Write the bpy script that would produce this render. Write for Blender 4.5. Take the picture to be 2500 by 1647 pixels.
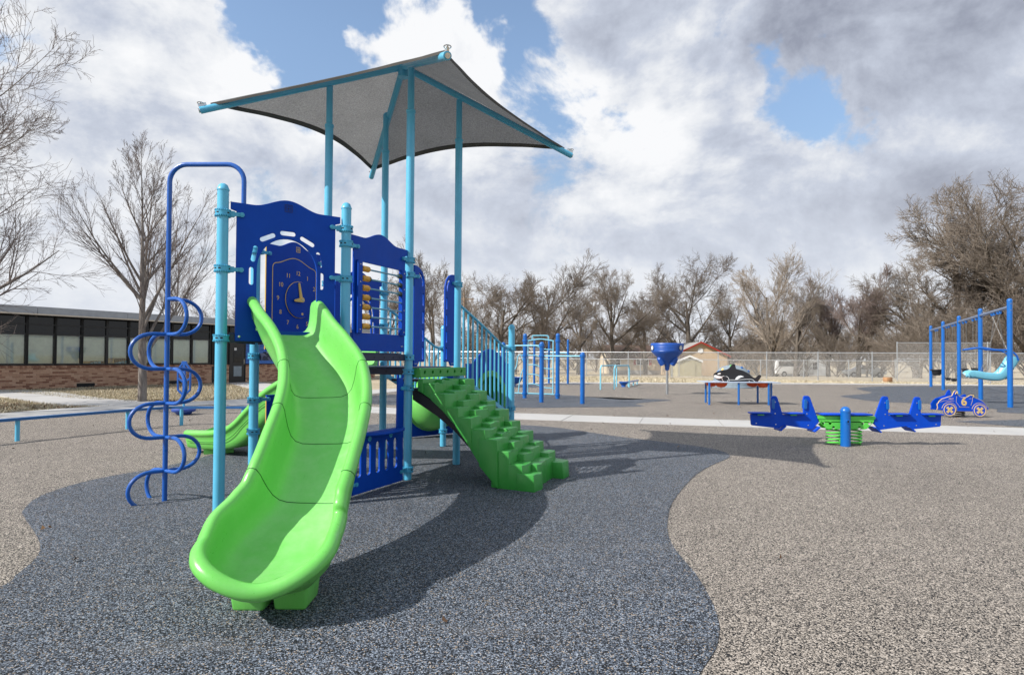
import bpy, bmesh, math, random
import numpy as np
from mathutils import Vector, Matrix

R = math.radians
random.seed(4)
rng = np.random.default_rng(7)
for o in list(bpy.data.objects):
    bpy.data.objects.remove(o)
scene = bpy.context.scene
COL = scene.collection

# ------------------------------------------------------------------ camera
cam_d = bpy.data.cameras.new('camera')
cam_d.sensor_width = 36.0
cam_d.lens = 1495.36 / 2500 * 36
cam_d.shift_y = 25.6 / 2500
cam_d.clip_start = 0.05
cam_d.clip_end = 3000
cam = bpy.data.objects.new('camera', cam_d)
COL.objects.link(cam)
cam.matrix_world = Matrix.Translation((0, 0, 1.25)) @ Matrix.Rotation(R(90) + 0.0168772, 4, 'X') @ Matrix.Rotation(0.0069945, 4, 'Z')
scene.camera = cam

# ------------------------------------------------------------------ exposure
scene.view_settings.view_transform = 'Standard'
scene.view_settings.look = 'None'
scene.view_settings.exposure = 0.36
scene.view_settings.gamma = 1.0
scene.view_settings.use_curve_mapping = False

# ------------------------------------------------------------------ sun
SUN_TO = Vector((-1.13, -0.58, 1.0)).normalized()
sun_el = math.asin(SUN_TO.z)
sun_d = bpy.data.lights.new('sun', 'SUN')
sun_d.energy = 4.9
sun_d.angle = R(0.5)
sun_d.color = (1.0, 0.95, 0.88)
sun = bpy.data.objects.new('sun', sun_d)
COL.objects.link(sun)
sun.rotation_euler = (-SUN_TO).to_track_quat('-Z', 'Y').to_euler()
sun.location = (-20, -12, 25)

# ------------------------------------------------------------------ world: nishita sky with procedural clouds
world = bpy.data.worlds.new('World')
scene.world = world
world.use_nodes = True
WT = world.node_tree
WT.nodes.clear()


class NT:
    """small helper to wire node trees"""
    def __init__(s, tree): s.t = tree

    def n(s, typ, **kw):
        nd = s.t.nodes.new(typ)
        for k, v in kw.items():
            if k.startswith('i_'):
                nd.inputs[k[2:].replace('_', ' ')].default_value = v
            else:
                setattr(nd, k, v)
        return nd

    def l(s, a, b): s.t.links.new(a, b)

    def val(s, sock, x):
        if isinstance(x, (int, float, tuple, list)):
            sock.default_value = x
        else:
            s.l(x, sock)

    def math(s, op, a, b=0.0, c=0.0, clamp=False):
        nd = s.n('ShaderNodeMath', operation=op, use_clamp=clamp)
        s.val(nd.inputs[0], a); s.val(nd.inputs[1], b); s.val(nd.inputs[2], c)
        return nd.outputs[0]

    def vmath(s, op, a, b=(0, 0, 0), out=0):
        nd = s.n('ShaderNodeVectorMath', operation=op)
        s.val(nd.inputs[0], a); s.val(nd.inputs[1], b)
        return nd.outputs[out]

    def noise(s, vec, scale, detail=4.0, rough=0.5, dist=0.0, out='Fac'):
        nd = s.n('ShaderNodeTexNoise')
        s.l(vec, nd.inputs['Vector'])
        nd.inputs['Scale'].default_value = scale
        nd.inputs['Detail'].default_value = detail
        nd.inputs['Roughness'].default_value = rough
        nd.inputs['Distortion'].default_value = dist
        return nd.outputs[out]

    def smooth(s, x, lo, hi, a=0.0, b=1.0):
        nd = s.n('ShaderNodeMapRange', interpolation_type='SMOOTHSTEP')
        s.l(x, nd.inputs[0])
        for i, q in zip((1, 2, 3, 4), (lo, hi, a, b)):
            nd.inputs[i].default_value = q
        return nd.outputs[0]

    def mix(s, fac, a, b, typ='MIX'):
        nd = s.n('ShaderNodeMix', data_type='RGBA', blend_type=typ)
        s.val(nd.inputs[0], fac)
        for sock, x in ((nd.inputs[6], a), (nd.inputs[7], b)):
            if isinstance(x, (tuple, list)):
                sock.default_value = (*x[:3], 1.0)
            else:
                s.l(x, sock)
        return nd.outputs[2]

    def ramp(s, fac, stops, interp='LINEAR'):
        nd = s.n('ShaderNodeValToRGB')
        nd.color_ramp.interpolation = interp
        e = nd.color_ramp.elements
        while len(e) < len(stops):
            e.new(0.5)
        for q, (p, c) in zip(e, stops):
            q.position = p
            q.color = (*c[:3], 1.0)
        s.l(fac, nd.inputs[0])
        return nd.outputs[0]


W = NT(WT)
SKY = W.n('ShaderNodeTexSky', sky_type='NISHITA', sun_disc=False)
SKY.sun_elevation = sun_el
SKY.sun_rotation = math.atan2(SUN_TO.x, SUN_TO.y)
SKY.altitude = 400
SKY.air_density = 1.0
SKY.dust_density = 0.6
SKY.ozone_density = 1.6
tc = W.n('ShaderNodeTexCoord')
dirv = W.vmath('NORMALIZE', tc.outputs['Generated'])
sep = W.n('ShaderNodeSeparateXYZ'); W.l(dirv, sep.inputs[0])
sq = W.vmath('MULTIPLY', dirv, (1.0, 1.0, 1.30))
cp = W.vmath('ADD', sq, (5.3, 1.9, 0.77))
n_big = W.noise(cp, 2.1, 2.0, 0.5)
n_mid = W.noise(cp, 4.6, 11.0, 0.64, 0.25)
n_up = W.noise(W.vmath('ADD', cp, (-0.020, 0.0, 0.055)), 4.6, 8.0, 0.60, 0.25)
n_fine = W.noise(cp, 15.0, 8.0, 0.65, 0.3)


warp = W.vmath('ADD', dirv, W.vmath('MULTIPLY', W.vmath('SUBTRACT', W.noise(cp, 5.0, 5.0, 0.6, 0.2, 'Color'), (0.5, 0.5, 0.5)), (0.42, 0.42, 0.30)))


def blob(d, rad, amp):
    """a broad cloud bank (amp>0) or opening (amp<0) round a sky direction"""
    v = Vector(d).normalized()
    dist = W.vmath('DISTANCE', warp, tuple(v), out=1)
    return W.smooth(dist, rad, 0.0, 0.0, amp)


def sky_dir(x, y):      # photograph x,y (2380 wide) to a direction
    return ((x - 1190) / 1423.6, 1.0, (838 - y) / 1423.6)


cov = W.math('ADD', W.math('MULTIPLY', n_big, 0.36), W.math('MULTIPLY', n_mid, 0.92))
for (x, y, r, a) in [(830, 50, .26, -.30), (640, 110, .12, -.12), (1290, 190, .17, -.26), (1915, 200, .15, -.40), (1735, 80, .10, -.26), (1460, 225, .09, -.16), (1130, 60, .10, -.16),
                     (2120, 375, .14, -.20), (60, 110, .14, -.24), (30, 250, .12, -.12), (300, 220, .32, .16), (975, 105, .13, .34),
                     (1620, 290, .26, .16), (1420, 30, .20, .24), (2150, 60, .36, .28), (1200, 560, .55, .10), (2250, 520, .35, .12), (450, 40, .14, .10), (330, 460, .3, .08), (1720, 560, .34, .13), (2050, 520, .26, .10)]:
    cov = W.math('ADD', cov, blob(sky_dir(x, y), r, a))
cover = W.smooth(cov, 0.545, 0.69)
thick = W.smooth(cov, 0.62, 1.0)
relief = W.math('MULTIPLY', W.math('SUBTRACT', n_up, n_mid), 1.95)
dark = W.math('ADD', W.math('MULTIPLY', thick, 0.14), 0.10)
dark = W.math('ADD', dark, W.math('MULTIPLY', W.math('SUBTRACT', n_fine, 0.5), 0.34))
for (x, y, r, a) in [(1450, 20, .26, .42), (2120, 40, .40, .56), (1780, 50, .24, .16), (1180, 510, .20, .28), (1500, 560, .26, .24), (1900, 560, .26, .26), (2300, 330, .18, .30),
                     (1700, 400, .12, .26), (150, 20, .26, .24), (760, 470, .24, .18), (1000, 460, .2, .18), (330, 230, .26, -.24), (960, 110, .16, -.32), (200, 480, .3, .12), (520, 420, .22, .10), (1560, 270, .24, -.26),
                     (1850, 290, .18, -.26), (1380, 330, .18, -.2), (2250, 190, .14, -.26)]:
    dark = W.math('ADD', dark, blob(sky_dir(x, y), r, a))
dark = W.math('ADD', dark, relief, clamp=True)
cloudc = W.ramp(dark, [(0.0, (9.9, 10.0, 10.2)), (0.22, (8.6, 8.85, 9.3)), (0.50, (6.0, 6.5, 7.6)), (1.0, (3.3, 3.6, 4.5))])
sc_ = W.n('ShaderNodeCombineXYZ')
for i_, k_ in enumerate((2.55, 2.42, 2.25)):
    W.l(W.smooth(sep.outputs[2], 0.02, 0.48, k_ * 0.45, k_), sc_.inputs[i_])
skyc = W.vmath('MULTIPLY', SKY.outputs[0], sc_.outputs[0])
hz = W.smooth(sep.outputs[2], 0.34, 0.0, 0.0, 0.62)
body = W.mix(cover, skyc, cloudc)
body = W.mix(hz, body, (8.2, 8.6, 9.3))
bg = W.n('ShaderNodeBackground')
W.l(body, bg.inputs['Color'])
bg.inputs['Strength'].default_value = 0.075
wo = W.n('ShaderNodeOutputWorld')
W.l(bg.outputs[0], wo.inputs[0])

# ------------------------------------------------------------------ materials
MATS = {}


def mat(name):
    m = bpy.data.materials.new(name)
    m.use_nodes = True
    t = NT(m.node_tree)
    b = m.node_tree.nodes['Principled BSDF']
    MATS[name] = m
    return m, t, b


def paint(name, col, rough=0.35, var=0.08, metal=0.0, bump=0.0, bscale=60.0, spec=0.5, wear=None, vscale=6.0, coat=0.0):
    m, t, b = mat(name)
    tcn = t.n('ShaderNodeTexCoord')
    v = tcn.outputs['Object']
    n = t.noise(v, vscale, 5.0, 0.6)
    c = t.mix(t.smooth(n, 0.3, 0.75), tuple(x * (1 - var) for x in col), tuple(min(1, x * (1 + var)) for x in col))
    if wear:
        fine = t.noise(v, 34.0, 6.0, 0.7)
        c = t.mix(t.math('MULTIPLY', t.smooth(fine, 0.60, 0.80), wear[1]), c, wear[0])
    t.l(c, b.inputs['Base Color'])
    rr = t.math('ADD', t.math('MULTIPLY', t.noise(v, vscale * 3, 3.0), 0.18), rough - 0.09)
    t.l(rr, b.inputs['Roughness'])
    b.inputs['Metallic'].default_value = metal
    b.inputs['Specular IOR Level'].default_value = spec
    b.inputs['Coat Weight'].default_value = coat
    if bump:
        bp = t.n('ShaderNodeBump'); bp.inputs['Strength'].default_value = bump; bp.inputs['Distance'].default_value = 0.002
        t.l(t.noise(v, bscale, 3.0, 0.6), bp.inputs['Height']); t.l(bp.outputs[0], b.inputs['Normal'])
    return m


SKYBLUE = paint('sky_blue_paint', (0.085, 0.40, 0.60), 0.34, 0.05, coat=0.15, wear=((0.13, 0.45, 0.62), 0.3))
SKYBLUE_D = paint('sky_blue_cast_metal', (0.050, 0.33, 0.52), 0.42, 0.08)
ROYAL = paint('royal_blue_paint', (0.003, 0.085, 0.38), 0.30, 0.06, coat=0.2)
ROYAL2 = paint('bright_blue_paint', (0.002, 0.105, 0.39), 0.34, 0.06, coat=0.1)
HDPE = paint('blue_plastic_sheet', (0.0008, 0.052, 0.37), 0.46, 0.05, bump=0.12, bscale=300, spec=0.16, wear=((0.006, 0.075, 0.40), 0.15))
HDPE_L = paint('bright_blue_plastic_sheet', (0.0008, 0.056, 0.47), 0.42, 0.05, bump=0.12, bscale=300, spec=0.2)
HDPE_DK = paint('engraved_dark_blue', (0.003, 0.012, 0.10), 0.6, 0.05)
NAVY = paint('navy_coated_deck', (0.010, 0.018, 0.055), 0.5, 0.1, bump=0.2, bscale=200)
DECKTOP = paint('deck_vinyl', (0.05, 0.07, 0.14), 0.6, 0.12, bump=0.2, bscale=200)
GOLD = paint('gold_plastic_core', (0.90, 0.57, 0.13), 0.5, 0.06)
CREAM = paint('cream_plastic_core', (0.60, 0.42, 0.16), 0.5, 0.05)
BEAD = paint('amber_bead', (0.58, 0.31, 0.035), 0.45, 0.2, vscale=30, bump=0.3, bscale=80)
BEADK = paint('dark_green_bead', (0.012, 0.03, 0.025), 0.5, 0.1)
RODM = paint('steel_blue_rod', (0.12, 0.29, 0.40), 0.35, 0.08)
STEEL = paint('stainless_bolt', (0.6, 0.6, 0.58), 0.25, 0.08, metal=1.0)
GALV = paint('galvanised_steel', (0.52, 0.54, 0.56), 0.42, 0.15, metal=0.85)
GALV_W = paint('galvanised_wire', (0.55, 0.55, 0.54), 0.5, 0.12, metal=0.4)
GREYPOST = paint('grey_paint', (0.21, 0.22, 0.23), 0.4, 0.08)
BLACK = paint('black_rubber', (0.012, 0.012, 0.014), 0.55, 0.1)
HOLE = paint('dark_recess', (0.004, 0.005, 0.008), 0.8, 0.0)
WHITE = paint('white_paint', (0.78, 0.78, 0.76), 0.45, 0.04)
ORANGE = paint('orange_bowl', (0.62, 0.075, 0.012), 0.35, 0.08)
SILVER = paint('grey_moulded_plastic', (0.20, 0.25, 0.29), 0.3, 0.1)
SEATBLUE = paint('light_blue_moulded_plastic', (0.16, 0.46, 0.60), 0.38, 0.06)
GREENP = paint('lime_paint', (0.10, 0.55, 0.07), 0.4, 0.06)
GROOVE = paint('mid_green_groove', (0.022, 0.18, 0.02), 0.5, 0.0)
SEAM = paint('dark_green_seam', (0.008, 0.10, 0.012), 0.6, 0.0)


def rotomould(name, col, pale, rough=0.30, scratch=0.5):
    m, t, b = mat(name)
    v = t.n('ShaderNodeTexCoord').outputs['Object']
    n1 = t.noise(v, 2.6, 4.0, 0.55)
    n2 = t.noise(v, 55.0, 5.0, 0.6)
    st = t.n('ShaderNodeMapping'); st.inputs['Scale'].default_value = (120, 7, 14); st.inputs['Rotation'].default_value = (0.3, 0.2, 0.5)
    t.l(v, st.inputs[0])
    n3 = t.noise(st.outputs[0], 1.0, 3.0, 0.6)
    f = t.math('ADD', t.math('MULTIPLY', t.smooth(n1, 0.3, 0.8), 0.42), t.math('MULTIPLY', t.smooth(n2, 0.45, 0.75), 0.16))
    f = t.math('ADD', f, t.math('MULTIPLY', t.smooth(n3, 0.62, 0.80), 0.16 * scratch), clamp=True)
    c = t.mix(f, col, pale)
    grime = t.smooth(t.noise(st.outputs[0], 0.33, 6.0, 0.75), 0.66, 0.82)
    c = t.mix(t.math('MULTIPLY', grime, 0.35 * scratch), c, tuple(x * 0.45 for x in col))
    bed = t.n('ShaderNodeAttribute', attribute_name='bed').outputs['Fac']
    worn = t.math('MULTIPLY', bed, t.math('ADD', t.math('MULTIPLY', t.smooth(t.noise(v, 9.0, 6.0, 0.7), 0.35, 0.7), 0.34), 0.12))
    c = t.mix(worn, c, tuple(x * 0.8 + 0.11 for x in pale))
    fs_ = t.n('ShaderNodeMapping'); fs_.inputs['Scale'].default_value = (260, 9, 30); fs_.inputs['Rotation'].default_value = (0.4, 0.1, 0.25); t.l(v, fs_.inputs[0])
    scr = t.math('MULTIPLY', t.smooth(t.noise(fs_.outputs[0], 1.0, 2.0, 0.5), 0.70, 0.76), 0.45)
    c = t.mix(t.math('MULTIPLY', scr, t.math('ADD', bed, 0.15)), c, tuple(x * 0.35 for x in col))
    t.l(c, b.inputs['Base Color'])
    t.l(t.math('ADD', t.math('ADD', t.math('MULTIPLY', n2, 0.22), rough - 0.10), t.math('MULTIPLY', bed, 0.14)), b.inputs['Roughness'])
    b.inputs['Subsurface Weight'].default_value = 0.06
    b.inputs['Subsurface Radius'].default_value = (0.02, 0.05, 0.01)
    b.inputs['Subsurface Scale'].default_value = 0.05
    bp = t.n('ShaderNodeBump'); bp.inputs['Strength'].default_value = 0.16; bp.inputs['Distance'].default_value = 0.001
    t.l(t.noise(v, 420.0, 2.0), bp.inputs['Height']); t.l(bp.outputs[0], b.inputs['Normal'])
    return m


LIME = rotomould('lime_green_slide_plastic', (0.130, 0.49, 0.080), (0.225, 0.55, 0.165))
ROCK = rotomould('mid_green_climber_plastic', (0.030, 0.27, 0.036), (0.075, 0.34, 0.075), 0.36, 0.8)


def rubber(name, stops, seed, tone=(0.06, 1.0)):
    """bonded rubber crumb: one colour for each crumb"""
    m, t, b = mat(name)
    v = t.vmath('ADD', t.n('ShaderNodeTexCoord').outputs['Object'], (seed, seed * 2.0, 0))
    wob = t.vmath('ADD', v, t.vmath('MULTIPLY', t.noise(v, 90.0, 2.0, out='Color'), (0.006, 0.006, 0.006)))
    vo = t.n('ShaderNodeTexVoronoi', feature='F1'); t.l(wob, vo.inputs['Vector']); vo.inputs['Scale'].default_value = 188.0
    sp = t.n('ShaderNodeSeparateColor'); t.l(vo.outputs['Color'], sp.inputs[0])
    c = t.ramp(sp.outputs[0], stops, 'CONSTANT')
    big = t.noise(v, 0.55, 5.0, 0.6)
    mid = t.noise(v, 4.0, 4.0, 0.6)
    c = t.mix(1.0, c, t.ramp(big, [(0.25, (0.86, 0.86, 0.86)), (0.75, (1.1, 1.1, 1.1))]), 'MULTIPLY')
    c = t.mix(1.0, c, t.ramp(mid, [(0.25, (0.90, 0.90, 0.90)), (0.75, (1.08, 1.08, 1.08))]), 'MULTIPLY')
    scuff = t.smooth(t.noise(v, 1.3, 7.0, 0.72), 0.62, 0.80)
    c = t.mix(t.math('MULTIPLY', scuff, 0.22), c, (0.045, 0.045, 0.045))
    mpn = t.n('ShaderNodeMapping'); mpn.inputs['Rotation'].default_value = (0, 0, 0.6); mpn.inputs['Scale'].default_value = (0.5, 3.2, 1); t.l(v, mpn.inputs[0])
    trowel = t.smooth(t.noise(mpn.outputs[0], 1.1, 4.0, 0.6, 0.4), 0.56, 0.72)
    c = t.mix(t.math('MULTIPLY', trowel, 0.14), c, (0.20, 0.185, 0.17))
    dust = t.smooth(t.noise(v, 0.28, 6.0, 0.7, 0.3), 0.52, 0.72)
    c = t.mix(t.math('MULTIPLY', dust, 0.10), c, (0.26, 0.23, 0.20))
    t.l(c, b.inputs['Base Color'])
    b.inputs['Roughness'].default_value = 0.72
    b.inputs['Specular IOR Level'].default_value = 0.28
    bp = t.n('ShaderNodeBump'); bp.inputs['Strength'].default_value = 0.55; bp.inputs['Distance'].default_value = 0.003
    bp.invert = True
    t.l(vo.outputs['Distance'], bp.inputs['Height']); t.l(bp.outputs[0], b.inputs['Normal'])
    return m


RUB_TAN = rubber('tan_rubber_crumb', [(0.0, (0.008, 0.008, 0.009)), (0.30, (0.030, 0.029, 0.028)), (0.42, (0.17, 0.150, 0.128)), (0.60, (0.315, 0.275, 0.232)), (0.82, (0.50, 0.445, 0.385))], 0.0)
RUB_BLUE = rubber('blue_grey_rubber_crumb', [(0.0, (0.006, 0.007, 0.009)), (0.38, (0.024, 0.028, 0.035)), (0.54, (0.080, 0.098, 0.128)), (0.73, (0.155, 0.185, 0.232)), (0.87, (0.29, 0.325, 0.375)), (0.955, (0.34, 0.275, 0.21))], 5.3)


def concrete(name, col):
    m, t, b = mat(name)
    v = t.n('ShaderNodeTexCoord').outputs['Object']
    f = t.math('ADD', t.math('MULTIPLY', t.noise(v, 1.2, 6.0, 0.65), 0.6), t.math('MULTIPLY', t.noise(v, 40.0, 5.0, 0.7), 0.4))
    c = t.ramp(f, [(0.25, tuple(x * 0.78 for x in col)), (0.5, col), (0.75, tuple(min(1, x * 1.12) for x in col))])
    st = t.smooth(t.noise(v, 2.2, 7.0, 0.75, 0.5), 0.62, 0.78)
    c = t.mix(t.math('MULTIPLY', st, 0.3), c, tuple(x * 0.55 for x in col))
    t.l(c, b.inputs['Base Color'])
    b.inputs['Roughness'].default_value = 0.85
    bp = t.n('ShaderNodeBump'); bp.inputs['Strength'].default_value = 0.2; bp.inputs['Distance'].default_value = 0.004
    t.l(t.noise(v, 90.0, 5.0, 0.7), bp.inputs['Height']); t.l(bp.outputs[0], b.inputs['Normal'])
    return m


CONC = concrete('pale_concrete', (0.40, 0.393, 0.382))


def lawn(name):
    m, t, b = mat(name)
    v = t.n('ShaderNodeTexCoord').outputs['Object']
    f = t.math('ADD', t.math('MULTIPLY', t.noise(v, 0.35, 6.0, 0.65), 0.5), t.math('MULTIPLY', t.noise(v, 9.0, 8.0, 0.75), 0.5))
    c = t.ramp(f, [(0.28, (0.20, 0.155, 0.095)), (0.45, (0.36, 0.30, 0.21)), (0.60, (0.47, 0.405, 0.30)), (0.78, (0.55, 0.49, 0.385))])
    g = t.smooth(t.noise(v, 0.8, 5.0, 0.7), 0.55, 0.75)
    c = t.mix(t.math('MULTIPLY', g, 0.22), c, (0.16, 0.17, 0.06))
    t.l(c, b.inputs['Base Color'])
    b.inputs['Roughness'].default_value = 0.95
    b.inputs['Specular IOR Level'].default_value = 0.1
    bp = t.n('ShaderNodeBump'); bp.inputs['Strength'].default_value = 0.9; bp.inputs['Distance'].default_value = 0.03
    t.l(t.noise(v, 30.0, 6.0, 0.8), bp.inputs['Height']); t.l(bp.outputs[0], b.inputs['Normal'])
    return m


LAWN = lawn('dormant_lawn')


def per_piece(name, stops, rough=0.85, attr=None, bump=0.3, bscale=60.0, spec=0.3):
    """one colour for each piece (object) or, with attr, each mesh island's stored random value"""
    m, t, b = mat(name)
    if attr:
        a = t.n('ShaderNodeAttribute', attribute_name=attr); f = a.outputs['Fac']
    else:
        f = t.n('ShaderNodeObjectInfo').outputs['Random']
    v = t.n('ShaderNodeTexCoord').outputs['Object']
    c = t.ramp(f, stops, 'LINEAR')
    n = t.noise(v, 18.0, 5.0, 0.7)
    c = t.mix(1.0, c, t.ramp(n, [(0.2, (0.75, 0.75, 0.75)), (0.8, (1.15, 1.15, 1.15))]), 'MULTIPLY')
    t.l(c, b.inputs['Base Color'])
    b.inputs['Roughness'].default_value = rough
    b.inputs['Specular IOR Level'].default_value = spec
    bp = t.n('ShaderNodeBump'); bp.inputs['Strength'].default_value = bump; bp.inputs['Distance'].default_value = 0.003
    t.l(t.noise(v, bscale, 4.0, 0.7), bp.inputs['Height']); t.l(bp.outputs[0], b.inputs['Normal'])
    return m


BRS = [(0.0, (0.22, 0.105, 0.070)), (0.22, (0.29, 0.145, 0.095)), (0.36, (0.43, 0.255, 0.17)), (0.7, (0.49, 0.305, 0.205)), (1.0, (0.53, 0.345, 0.24))]
BRICK = per_piece('buff_red_brick', BRS)
BRICK_A = per_piece('buff_red_brick_far', BRS, attr='rnd')
MORTAR = paint('mortar', (0.42, 0.30, 0.22), 0.9, 0.15)
LITTER = per_piece('fallen_leaves', [(0.0, (0.05, 0.028, 0.016)), (0.5, (0.13, 0.07, 0.035)), (1.0, (0.26, 0.15, 0.075))], attr='rnd')
BLADE = per_piece('dry_grass_blades', [(0.0, (0.27, 0.22, 0.145)), (0.5, (0.48, 0.415, 0.30)), (0.85, (0.56, 0.51, 0.395)), (1.0, (0.27, 0.26, 0.13))], attr='rnd', spec=0.1)


def bark(name, a, c2, sc=14.0):
    m, t, b = mat(name)
    mp = t.n('ShaderNodeMapping'); mp.inputs['Scale'].default_value = (1, 1, 0.22)
    t.l(t.n('ShaderNodeTexCoord').outputs['Object'], mp.inputs[0])
    n = t.noise(mp.outputs[0], sc, 6.0, 0.7)
    c = t.mix(t.smooth(n, 0.3, 0.7), a, c2)
    t.l(c, b.inputs['Base Color'])
    b.inputs['Roughness'].default_value = 0.9
    b.inputs['Specular IOR Level'].default_value = 0.2
    bp = t.n('ShaderNodeBump'); bp.inputs['Strength'].default_value = 0.7; bp.inputs['Distance'].default_value = 0.02
    t.l(n, bp.inputs['Height']); t.l(bp.outputs[0], b.inputs['Normal'])
    return m


BARK_MAPLE = bark('smooth_grey_bark', (0.115, 0.095, 0.085), (0.27, 0.24, 0.215), 10)
TWIG_MAPLE = bark('maple_twigs', (0.14, 0.112, 0.10), (0.25, 0.21, 0.195))
BUD = paint('red_brown_buds', (0.075, 0.035, 0.038), 0.8, 0.2)
CHAINM = paint('dull_chain_steel', (0.22, 0.22, 0.22), 0.5, 0.2, metal=0.5)
BARK_OAK = bark('dark_grey_brown_bark', (0.06, 0.05, 0.042), (0.17, 0.145, 0.12), 7)
TWIG_OAK = bark('grey_brown_twigs', (0.12, 0.098, 0.08), (0.22, 0.185, 0.155))
TWIG_TAN = bark('tan_twigs', (0.145, 0.12, 0.098), (0.25, 0.212, 0.175))
TWIG_RED = bark('reddish_twigs', (0.155, 0.12, 0.108), (0.255, 0.205, 0.185))
TWIG_PALE = bark('pale_twigs', (0.22, 0.185, 0.15), (0.38, 0.33, 0.28))


def glassmat(name, col, rough=0.06):
    m, t, b = mat(name)
    b.inputs['Base Color'].default_value = (*col, 1)
    b.inputs['Roughness'].default_value = rough
    b.inputs['Specular IOR Level'].default_value = 0.35
    b.inputs['Alpha'].default_value = 1.0
    return m


GLASS_DK = glassmat('dark_window_glass', (0.010, 0.011, 0.012))
m, t, b = mat('clear_window_glass')
g = t.n('ShaderNodeBsdfGlossy'); g.inputs['Roughness'].default_value = 0.03
tr = t.n('ShaderNodeBsdfTransparent'); tr.inputs['Color'].default_value = (0.95, 0.97, 0.95, 1)
fr = t.n('ShaderNodeFresnel'); fr.inputs['IOR'].default_value = 1.5
mx = t.n('ShaderNodeMixShader'); t.l(t.math('ADD', fr.outputs[0], 0.03), mx.inputs[0]); t.l(tr.outputs[0], mx.inputs[1]); t.l(g.outputs[0], mx.inputs[2])
t.l(mx.outputs[0], m.node_tree.nodes['Material Output'].inputs[0])
GLASS = m
BLIND = paint('sage_roller_blind', (0.66, 0.70, 0.58), 0.8, 0.06)
FRAME_BK = paint('black_aluminium_frame', (0.012, 0.012, 0.013), 0.4, 0.1)
FASCIA = paint('grey_metal_fascia', (0.30, 0.32, 0.35), 0.45, 0.08)
GUTTER = paint('beige_gutter', (0.50, 0.45, 0.38), 0.5, 0.05)
BLUESIDING = paint('blue_wall_board', (0.025, 0.12, 0.42), 0.5, 0.08)
SIDING = paint('tan_siding', (0.56, 0.42, 0.27), 0.8, 0.06)
SIDING2 = paint('beige_siding', (0.60, 0.51, 0.37), 0.8, 0.06)
ROOF_BR = paint('brown_shingle', (0.10, 0.065, 0.052), 0.9, 0.25, vscale=20)
ROOF_GR = paint('grey_shingle', (0.30, 0.29, 0.28), 0.9, 0.2, vscale=20)
REDTRIM = paint('red_trim', (0.36, 0.035, 0.02), 0.5, 0.06)
OLIVE = paint('shed_khaki', (0.40, 0.36, 0.23), 0.8, 0.06)
FOUND = paint('grey_foundation', (0.42, 0.41, 0.39), 0.9, 0.1)
CARDB = paint('brown_cardboard', (0.36, 0.20, 0.10), 0.85, 0.1)
CARGLASS = glassmat('tinted_car_glass', (0.015, 0.017, 0.02))
VANWHITE = paint('white_car_paint', (0.74, 0.75, 0.76), 0.25, 0.03, coat=0.6)
WOOD = bark('weathered_wood_pole', (0.16, 0.11, 0.075), (0.34, 0.26, 0.19), 9)

# shade cloth: knitted fabric, lets some light through
m, t, b = mat('grey_shade_cloth')
v = t.n('ShaderNodeTexCoord').outputs['Object']
n1 = t.noise(v, 70.0, 4.0, 0.7); n2 = t.noise(v, 2.5, 4.0, 0.6)
mp = t.n('ShaderNodeMapping'); mp.inputs['Scale'].default_value = (1, 14, 1); mp.inputs['Rotation'].default_value = (0, 0, 0.9); t.l(v, mp.inputs[0])
n3 = t.noise(mp.outputs[0], 26.0, 3.0, 0.6)
f = t.math('ADD', t.math('MULTIPLY', n1, 0.6), t.math('ADD', t.math('MULTIPLY', n3, 0.25), t.math('MULTIPLY', n2, 0.15)))
c = t.ramp(f, [(0.32, (0.10, 0.10, 0.10)), (0.5, (0.185, 0.185, 0.186)), (0.68, (0.29, 0.29, 0.288))])
df = t.n('ShaderNodeBsdfDiffuse'); t.l(c, df.inputs[0])
tl = t.n('ShaderNodeBsdfTranslucent'); t.l(c, tl.inputs[0])
mx = t.n('ShaderNodeMixShader'); mx.inputs[0].default_value = 0.44
t.l(df.outputs[0], mx.inputs[1]); t.l(tl.outputs[0], mx.inputs[2])
t.l(mx.outputs[0], m.node_tree.nodes['Material Output'].inputs[0])
CLOTH = m
HEM = paint('dark_grey_hem', (0.075, 0.072, 0.068), 0.9, 0.1)

# ------------------------------------------------------------------ mesh helpers


def V(*a): return Vector(a)


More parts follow.
